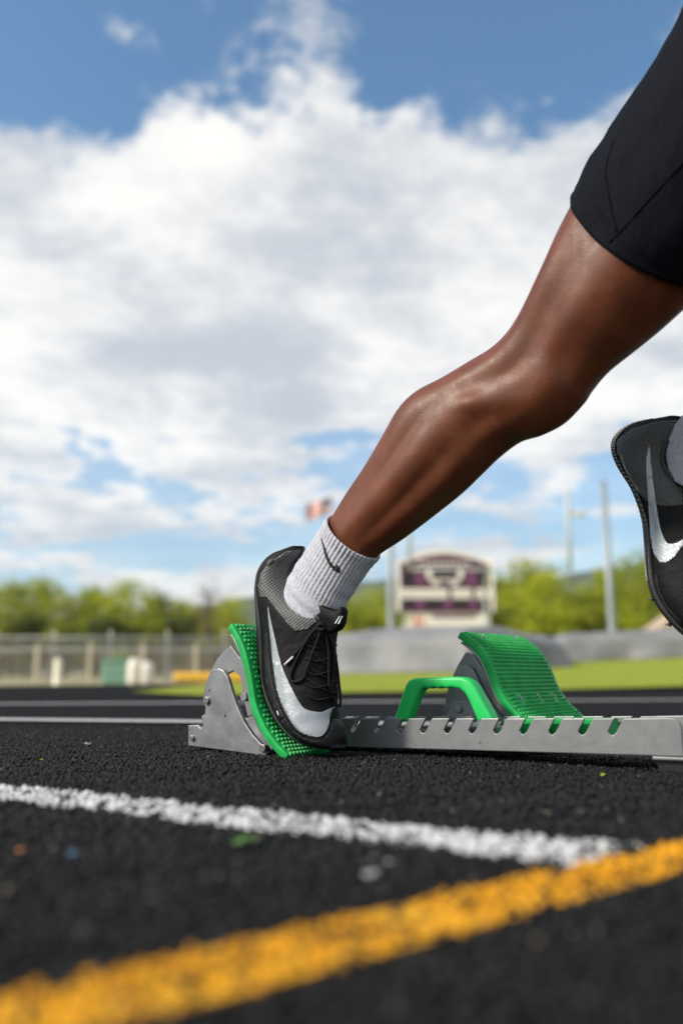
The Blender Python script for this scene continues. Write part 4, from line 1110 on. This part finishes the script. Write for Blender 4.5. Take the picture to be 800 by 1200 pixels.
# flag
YQ = 88.0
m_flag = mat('striped_flag_cloth', (.6, .1, .1), .8)
uvn = nd(m_flag, 'ShaderNodeUVMap'); se = nd(m_flag, 'ShaderNodeSeparateXYZ'); ln(m_flag, uvn.outputs[0], se.inputs[0])
def mm(m, op, a, b):
    n = nd(m, 'ShaderNodeMath', operation=op)
    for i, v in enumerate((a, b)):
        if isinstance(v, (int, float)): n.inputs[i].default_value = v
        else: ln(m, v, n.inputs[i])
    return n.outputs[0]
stripe = mm(m_flag, 'GREATER_THAN', mm(m_flag, 'MODULO', mm(m_flag, 'MULTIPLY', se.outputs[1], 6.5), 1.0), .5)
mx = nd(m_flag, 'ShaderNodeMix', data_type='RGBA'); mx.inputs['A'].default_value = (.60, .06, .06, 1); mx.inputs['B'].default_value = (.85, .82, .76, 1); ln(m_flag, stripe, mx.inputs['Factor'])
can = mm(m_flag, 'MULTIPLY', mm(m_flag, 'LESS_THAN', se.outputs[0], .4), mm(m_flag, 'GREATER_THAN', se.outputs[1], .46))
vo = nd(m_flag, 'ShaderNodeTexVoronoi'); vo.inputs['Scale'].default_value = 20; vo.inputs['Randomness'].default_value = .0; ln(m_flag, uvn.outputs[0], vo.inputs['Vector'])
star = mm(m_flag, 'LESS_THAN', vo.outputs['Distance'], .28)
mc = nd(m_flag, 'ShaderNodeMix', data_type='RGBA'); mc.inputs['A'].default_value = (.02, .03, .12, 1); mc.inputs['B'].default_value = (.85, .85, .85, 1); ln(m_flag, star, mc.inputs['Factor'])
m2 = nd(m_flag, 'ShaderNodeMix', data_type='RGBA'); ln(m_flag, can, m2.inputs['Factor']); ln(m_flag, mx.outputs['Result'], m2.inputs['A']); ln(m_flag, mc.outputs['Result'], m2.inputs['B']); ln(m_flag, m2.outputs['Result'], bs(m_flag).inputs['Base Color'])
fxp = wx(390, YQ); zt_ = at(390, 576, YQ).z
fp = empty('flagpole', (fxp, YQ, .3), 'slender flagpole flying the flag, rising behind the sock', 'flagpole')
rings = [[Vector((fxp + r * math.cos(2 * math.pi * k / 10), YQ + r * math.sin(2 * math.pi * k / 10), z)) for k in range(10)] for z, r in ((.2, .12), (8, .10), (zt_, .06))]
loft('mast', rings, m_gp, fp); lathe('finial', (fxp, YQ, zt_), [(.05, 0), (.13, .1), (.13, .2), (.04, .29)], m_gp, fp, 12)
V = []; F = []; UV = []; nu, nv_ = 24, 14
ztop = at(390, 583, YQ).z
for i in range(nu + 1):
    for j in range(nv_ + 1):
        u, v = i / nu, j / nv_
        V.append((fxp - .1 - u * 2.75, YQ + .35 * math.sin(u * 9 + v * 1.2) * u, ztop - 1.75 * (1 - v) - .85 * u ** 1.3 + .10 * math.sin(u * 8))); UV.append((u, v))
F = [[i * (nv_ + 1) + j, (i + 1) * (nv_ + 1) + j, (i + 1) * (nv_ + 1) + j + 1, i * (nv_ + 1) + j + 1] for i in range(nu) for j in range(nv_)]
fl = mesh('flag', V, F, m_flag, None, True); ul = fl.data.uv_layers.new(name='UVMap')
for l in fl.data.loops: ul.data[l.index].uv = UV[l.vertex_index]
s_ = fl.modifiers.new('t', 'SOLIDIFY'); s_.thickness = .02
setp(fl, 'red and white striped flag with blue canton waving left of its pole', 'flag')

# ------------------------------------------------------------------ trees
def leaf_mat(name, c1, c2):
    m = mat(name, c1, .55, 0, .3)
    a = nd(m, 'ShaderNodeAttribute'); a.attribute_name = 'tone'
    r = ramp(m, a.outputs['Fac'], [(0, c1), (1, c2)]); ln(m, r.outputs[0], bs(m).inputs['Base Color'])
    tr = nd(m, 'ShaderNodeBsdfTranslucent'); ln(m, r.outputs[0], tr.inputs[0]); mxs = nd(m, 'ShaderNodeMixShader'); mxs.inputs[0].default_value = .45
    ln(m, bs(m).outputs[0], mxs.inputs[1]); ln(m, tr.outputs[0], mxs.inputs[2]); ln(m, mxs.outputs[0], m.node_tree.nodes['Material Output'].inputs[0])
    return m
LM = [leaf_mat('yellow_green_leaves', (.13, .19, .008), (.62, .64, .02)), leaf_mat('mid_green_leaves', (.07, .11, .010), (.44, .46, .018)), leaf_mat('dark_green_leaves', (.04, .06, .010), (.10, .13, .014)), leaf_mat('dry_brown_leaves', (.16, .11, .05), (.30, .23, .12))]
m_bark = mat('grey_brown_bark', (.10, .08, .06), .9)
def tree_proto(h, spread, n_blob, n_leaf, seed, size=.30, low=.22, bare=False):
    rr = random.Random(seed); V = []; F = []; T = []
    blobs = []
    for _ in range(n_blob):
        z = low + (1 - low) * rr.random() ** .8; wz = math.sin(math.pi * min(1, max(.05, (z - low) / (1 - low) * .80 + .16))) ** .7
        a = rr.random() * 6.283; q = rr.random() ** .5
        blobs.append((Vector((math.cos(a) * q * spread * wz, math.sin(a) * q * spread * wz, z * h * .93)), (.12 + .10 * rr.random()) * h, rr.random()))
    for i in range(n_leaf):
        c, r, tone = blobs[i % n_blob]
        d = Vector((rr.gauss(0, 1), rr.gauss(0, 1), rr.gauss(0, 1) * .8)).normalized(); p = c + d * r * (.55 + .5 * rr.random())
        n = (d + Vector((rr.gauss(0, .32), rr.gauss(0, .32), rr.gauss(0, .32) + .25))).normalized(); x = n.orthogonal().normalized(); a = rr.random() * 6.28
        x = Matrix.Rotation(a, 3, n) @ x; y = n.cross(x); s = size * (.6 + .8 * rr.random()); b = len(V)
        V += [p - x * s * .5, p + y * s * .28 + n * s * .06, p + x * s * .6, p - y * s * .28 + n * s * .06]; F.append([b, b + 1, b + 2, b + 3]); T += [min(1, max(0, tone * .7 + .3 * rr.random()))] * 4
    cr = bpy.data.meshes.new('crown'); cr.from_pydata([tuple(v) for v in V], [], F)
    t = cr.attributes.new('tone', 'FLOAT', 'POINT'); t.data.foreach_set('value', T)
    # trunk with limbs
    V = []; F = []
    def limb(p, q, r0, r1, k=7):
        p, q = Vector(p), Vector(q); d = (q - p).normalized(); x = d.orthogonal().normalized(); y = d.cross(x); b = len(V)
        for c, r in ((p, r0), (q, r1)):
            for e in range(k): V.append(c + x * r * math.cos(6.283 * e / k) + y * r * math.sin(6.283 * e / k))
        for e in range(k): F.append([b + e, b + (e + 1) % k, b + k + (e + 1) % k, b + k + e])
    limb((0, 0, -.3), (.1, 0, h * .35), h * .028, h * .020); limb((.1, 0, h * .35), (-.05, .1, h * .75), h * .020, h * .007)
    for c, r, _ in blobs[:12]: limb((.08, 0, h * (.22 + .25 * rr.random())), tuple(c), h * .010, h * .003, 5)
    tk = bpy.data.meshes.new('trunk'); tk.from_pydata([tuple(v) for v in V], [], F)
    return cr, tk, h
PR = [tree_proto(9, 3.4, 34, 3600, 1), tree_proto(10, 3.0, 36, 3600, 2), tree_proto(8, 3.8, 34, 3400, 3), tree_proto(11, 3.6, 40, 4200, 4, .30, .3), tree_proto(6, 3.0, 26, 2600, 5, .28, .08), tree_proto(9, 1.2, 16, 420, 6, .24, .35)]
for a, b, _ in PR: b.materials.append(m_bark)
CRM = {}
def tree(name, px, py_top, Y, proto, lm, label, group, rz, wide=1.0):
    cr, tk, h = PR[proto]; z0 = z_terrain(wx(px, Y), Y); ht = at(px, py_top, Y).z - z0; s = ht / (h * 1.0)
    root = empty(name, (wx(px, Y), Y, z0), label, 'tree' if name != 'shrub' else 'shrub', group); root.scale = (s * wide, s * wide, s); root.rotation_euler.z = rz
    if (proto, lm) not in CRM:
        c2 = cr.copy(); c2.materials.clear(); c2.materials.append(LM[lm]); CRM[(proto, lm)] = c2
    for nm, me in (('crown', CRM[(proto, lm)]), ('trunk', tk)):
        o = bpy.data.objects.new(nm, me); COL.objects.link(o); o.parent = root
    return root
ordn = ['first', 'second', 'third', 'fourth', 'fifth', 'sixth', 'seventh', 'eighth', 'ninth', 'tenth', 'eleventh', 'twelfth']
LEFT = [(-22, 690, 0, 1), (16, 684, 2, 0), (47, 677, 1, 0), (78, 696, 0, 1), (108, 690, 2, 0), (150, 681, 0, 0), (186, 697, 2, 1), (214, 702, 1, 0), (238, 713, 4, 1), (272, 700, 0, 0)]
for k, (px, py, pr, lm) in enumerate(LEFT):
    tree('tree', px, py, 84 + (k * 7 % 5) * 1.6, pr, lm, ('yellow-green' if lm == 0 else 'darker green') + f' tree, {ordn[k]} from the left in the row behind the chain link fence', 'trees behind the left fence', k * 1.3)
RIGHT = [(412, 704, 2, 0, 'yellow-green tree just right of the tongue of the right shoe'), (440, 690, 0, 0, 'bright tree between the tongue of the shoe and the grey pole'), (470, 700, 1, 1, 'darker tree just left of the scoreboard'),
         (588, 678, 2, 1, 'green tree touching the right edge of the scoreboard'), (622, 655, 1, 0, 'tallest bright tree right of the scoreboard'), (644, 668, 0, 0, 'tree between the tallest tree and the gap with the hill'), (668, 698, 4, 0, 'low tree in the gap below the hill'), (694, 690, 4, 0, 'low yellow-green tree just left of the right grey pole'),
         (716, 668, 2, 0, 'bright tree directly behind the right grey pole'), (744, 653, 3, 0, 'tall yellow-green tree left of the lifted shoe'), (782, 657, 0, 1, 'tree behind the toe of the lifted shoe')]
for k, (px, py, pr, lm, lb) in enumerate(RIGHT): tree('tree', px, py, 76 + (k * 3 % 5) * 2.0, pr, lm, lb, 'trees behind the mats', k * 2.1 + .5)
tree('tree', 244, 678, 60, 5, 3, 'thin bare brownish tree standing left of the raised heel', None, .4)
DS = [(-10, 742), (35, 738), (80, 745), (125, 740), (170, 742), (215, 738), (262, 742)]
for k, (px, py) in enumerate(DS): tree('shrub', px, py - 14, 70 + k % 3, 4, 2 if k % 2 else 1, f'dark shrub under the trees, {ordn[k]} from the left behind the fence', 'shrubs under the left trees', k * 1.7, 1.5)
BS = [(5, 764), (60, 760), (118, 764), (178, 760), (232, 762)]
for k, (px, py) in enumerate(BS): tree('shrub', px, py, 44 + k % 2, 4, 3, f'dry brown shrub close behind the fence, {ordn[k]} from the left', 'dry shrubs behind the fence', k * 1.1, 1.6)
RS = [(420, 722), (452, 724), (590, 722), (640, 716), (690, 718), (738, 724), (790, 722)]
for k, (px, py) in enumerate(RS): tree('shrub', px, py - 6, 66 + k % 3, 4, 0 if k % 2 else 1, f'leafy shrub above the grey mats, {ordn[k]} from the left', 'shrubs behind the mats', k * 1.9, 1.5)

# small shed behind the second mat
YB = 50.0
m_shed = mat('cream_shed_wall', (.66, .52, .36), .8); m_roof = mat('tan_shed_roof', (.45, .34, .24), .8)
zb0 = z_terrain(wx(800, YB), YB); sd = empty('shed', (wx(802, YB), YB, zb0), 'small cream shed behind the toe of the lifted shoe', 'shed')
xa, xb = wx(770, YB), wx(834, YB); zt1 = at(400, 738, YB).z
box('wall', ((xa + xb) / 2, YB + 1.2, (zb0 + zt1) / 2), (xb - xa, 2.4, zt1 - zb0), m_shed, sd)
rp = [Vector((xa - .2, YB - .2, zt1)), Vector((xb + .2, YB - .2, zt1)), Vector(((xa + xb) / 2 + .3, YB - .2, at(400, 717, YB).z)), Vector(((xa + xb) / 2 - .3, YB - .2, at(400, 717, YB).z))]
prism('roof', rp, Vector((0, 2.8, 0)), m_roof, sd)
box('door', ((xa + xb) / 2, YB - .02, zb0 + 1.0), (.9, .06, 2.0), m_roof, sd)

# far wooded hills
m_hill = mat('wooded_hillside', (.035, .055, .02), .95, 0, .1); colvar(m_hill, (.025, .045, .018), (.06, .085, .03), .02, 6)
YH = 1500.0
V = []; F = []; xs_h = np.linspace(-1600, 1900, 90)
def ridge(x):
    px = 400 + x / YH * FPX
    return (790 - (676 - 12 * gauss(px, 720, 110) + 40 * smooth01((560 - px) / 400) + 8 * math.sin(px * .013) + 2 * math.sin(px * .09))) / 1000 * YH
for j in range(9):
    t = j / 8
    for x in xs_h: V.append((x, YH - 450 + 450 * t + (300 * max(0, t - .9)), -2 + ridge(x) * smooth01(t * 1.02) + 4 * noise.noise((x * .01, t * 4, 0)) * t))
for x in xs_h: V.append((x, YH + 500, -2))
w = len(xs_h); F = [[j * w + i, j * w + i + 1, (j + 1) * w + i + 1, (j + 1) * w + i] for j in range(9) for i in range(w - 1)]
setp(mesh('hill', V, F, m_hill, None, True), kind='structure')

# crumbs and leaf scraps on the track
def scrap(name, px, py, r, col, label, cat, seed):
    p = G(px, py, .004); rr = random.Random(seed); k = 9; m = mat(name + str(seed), col, .7)
    pts = [p + Vector((math.cos(6.283 * i / k), math.sin(6.283 * i / k), 0)) * r * (.6 + .6 * rr.random()) + Vector((0, 0, rr.uniform(0, r * .5))) for i in range(k)]
    o = prism(name, pts, Vector((0, 0, r * .22)), m, None); return setp(o, label, cat)
scrap('leaf_scrap', 707, 909, .0042, (.28, .36, .03), 'tiny yellow-green leaf scrap in front of the rail', 'leaf', 1)
scrap('leaf_scrap', 287, 990, .0085, (.06, .16, .03), 'dark green leaf scrap below the white line', 'leaf', 2)
scrap('crumb', 25, 998, .0030, (.40, .16, .05), 'small orange crumb on the track at far left', 'crumb', 3)
scrap('crumb', 88, 1003, .0040, (.06, .16, .28), 'small blue crumb on the track at left', 'crumb', 4)
scrap('pebble', 435, 1027, .0042, (.30, .32, .33), 'larger pale grey pebble between the white and yellow lines', 'pebble', 5)
scrap('pebble', 456, 1012, .0032, (.28, .30, .31), 'smaller pale grey pebble nearer the white line', 'pebble', 6)
scrap('leaf_scrap', 49, 891, .0035, (.30, .34, .04), 'tiny yellow leaf scrap left of the rear pedal', 'leaf', 7)
scrap('leaf_scrap', 104, 873, .0075, (.34, .33, .28), 'pale dry scrap on the track at left', 'leaf', 8)

# the air: thin even haze that turns the far hills pale blue
m_haze = bpy.data.materials.new('haze'); m_haze.use_nodes = True; hn = m_haze.node_tree; hn.nodes.clear()
pv = hn.nodes.new('ShaderNodeVolumePrincipled'); pv.inputs['Density'].default_value = 1.7e-4; pv.inputs['Color'].default_value = (.80, .88, 1.0, 1); pv.inputs['Anisotropy'].default_value = .2
ho = hn.nodes.new('ShaderNodeOutputMaterial'); hn.links.new(pv.outputs[0], ho.inputs['Volume'])
hz = box('haze', (0, 850, 120), (5400, 2500, 256), m_haze); setp(hz, 'thin pale haze in the air over the whole ground', 'haze', kind='stuff')
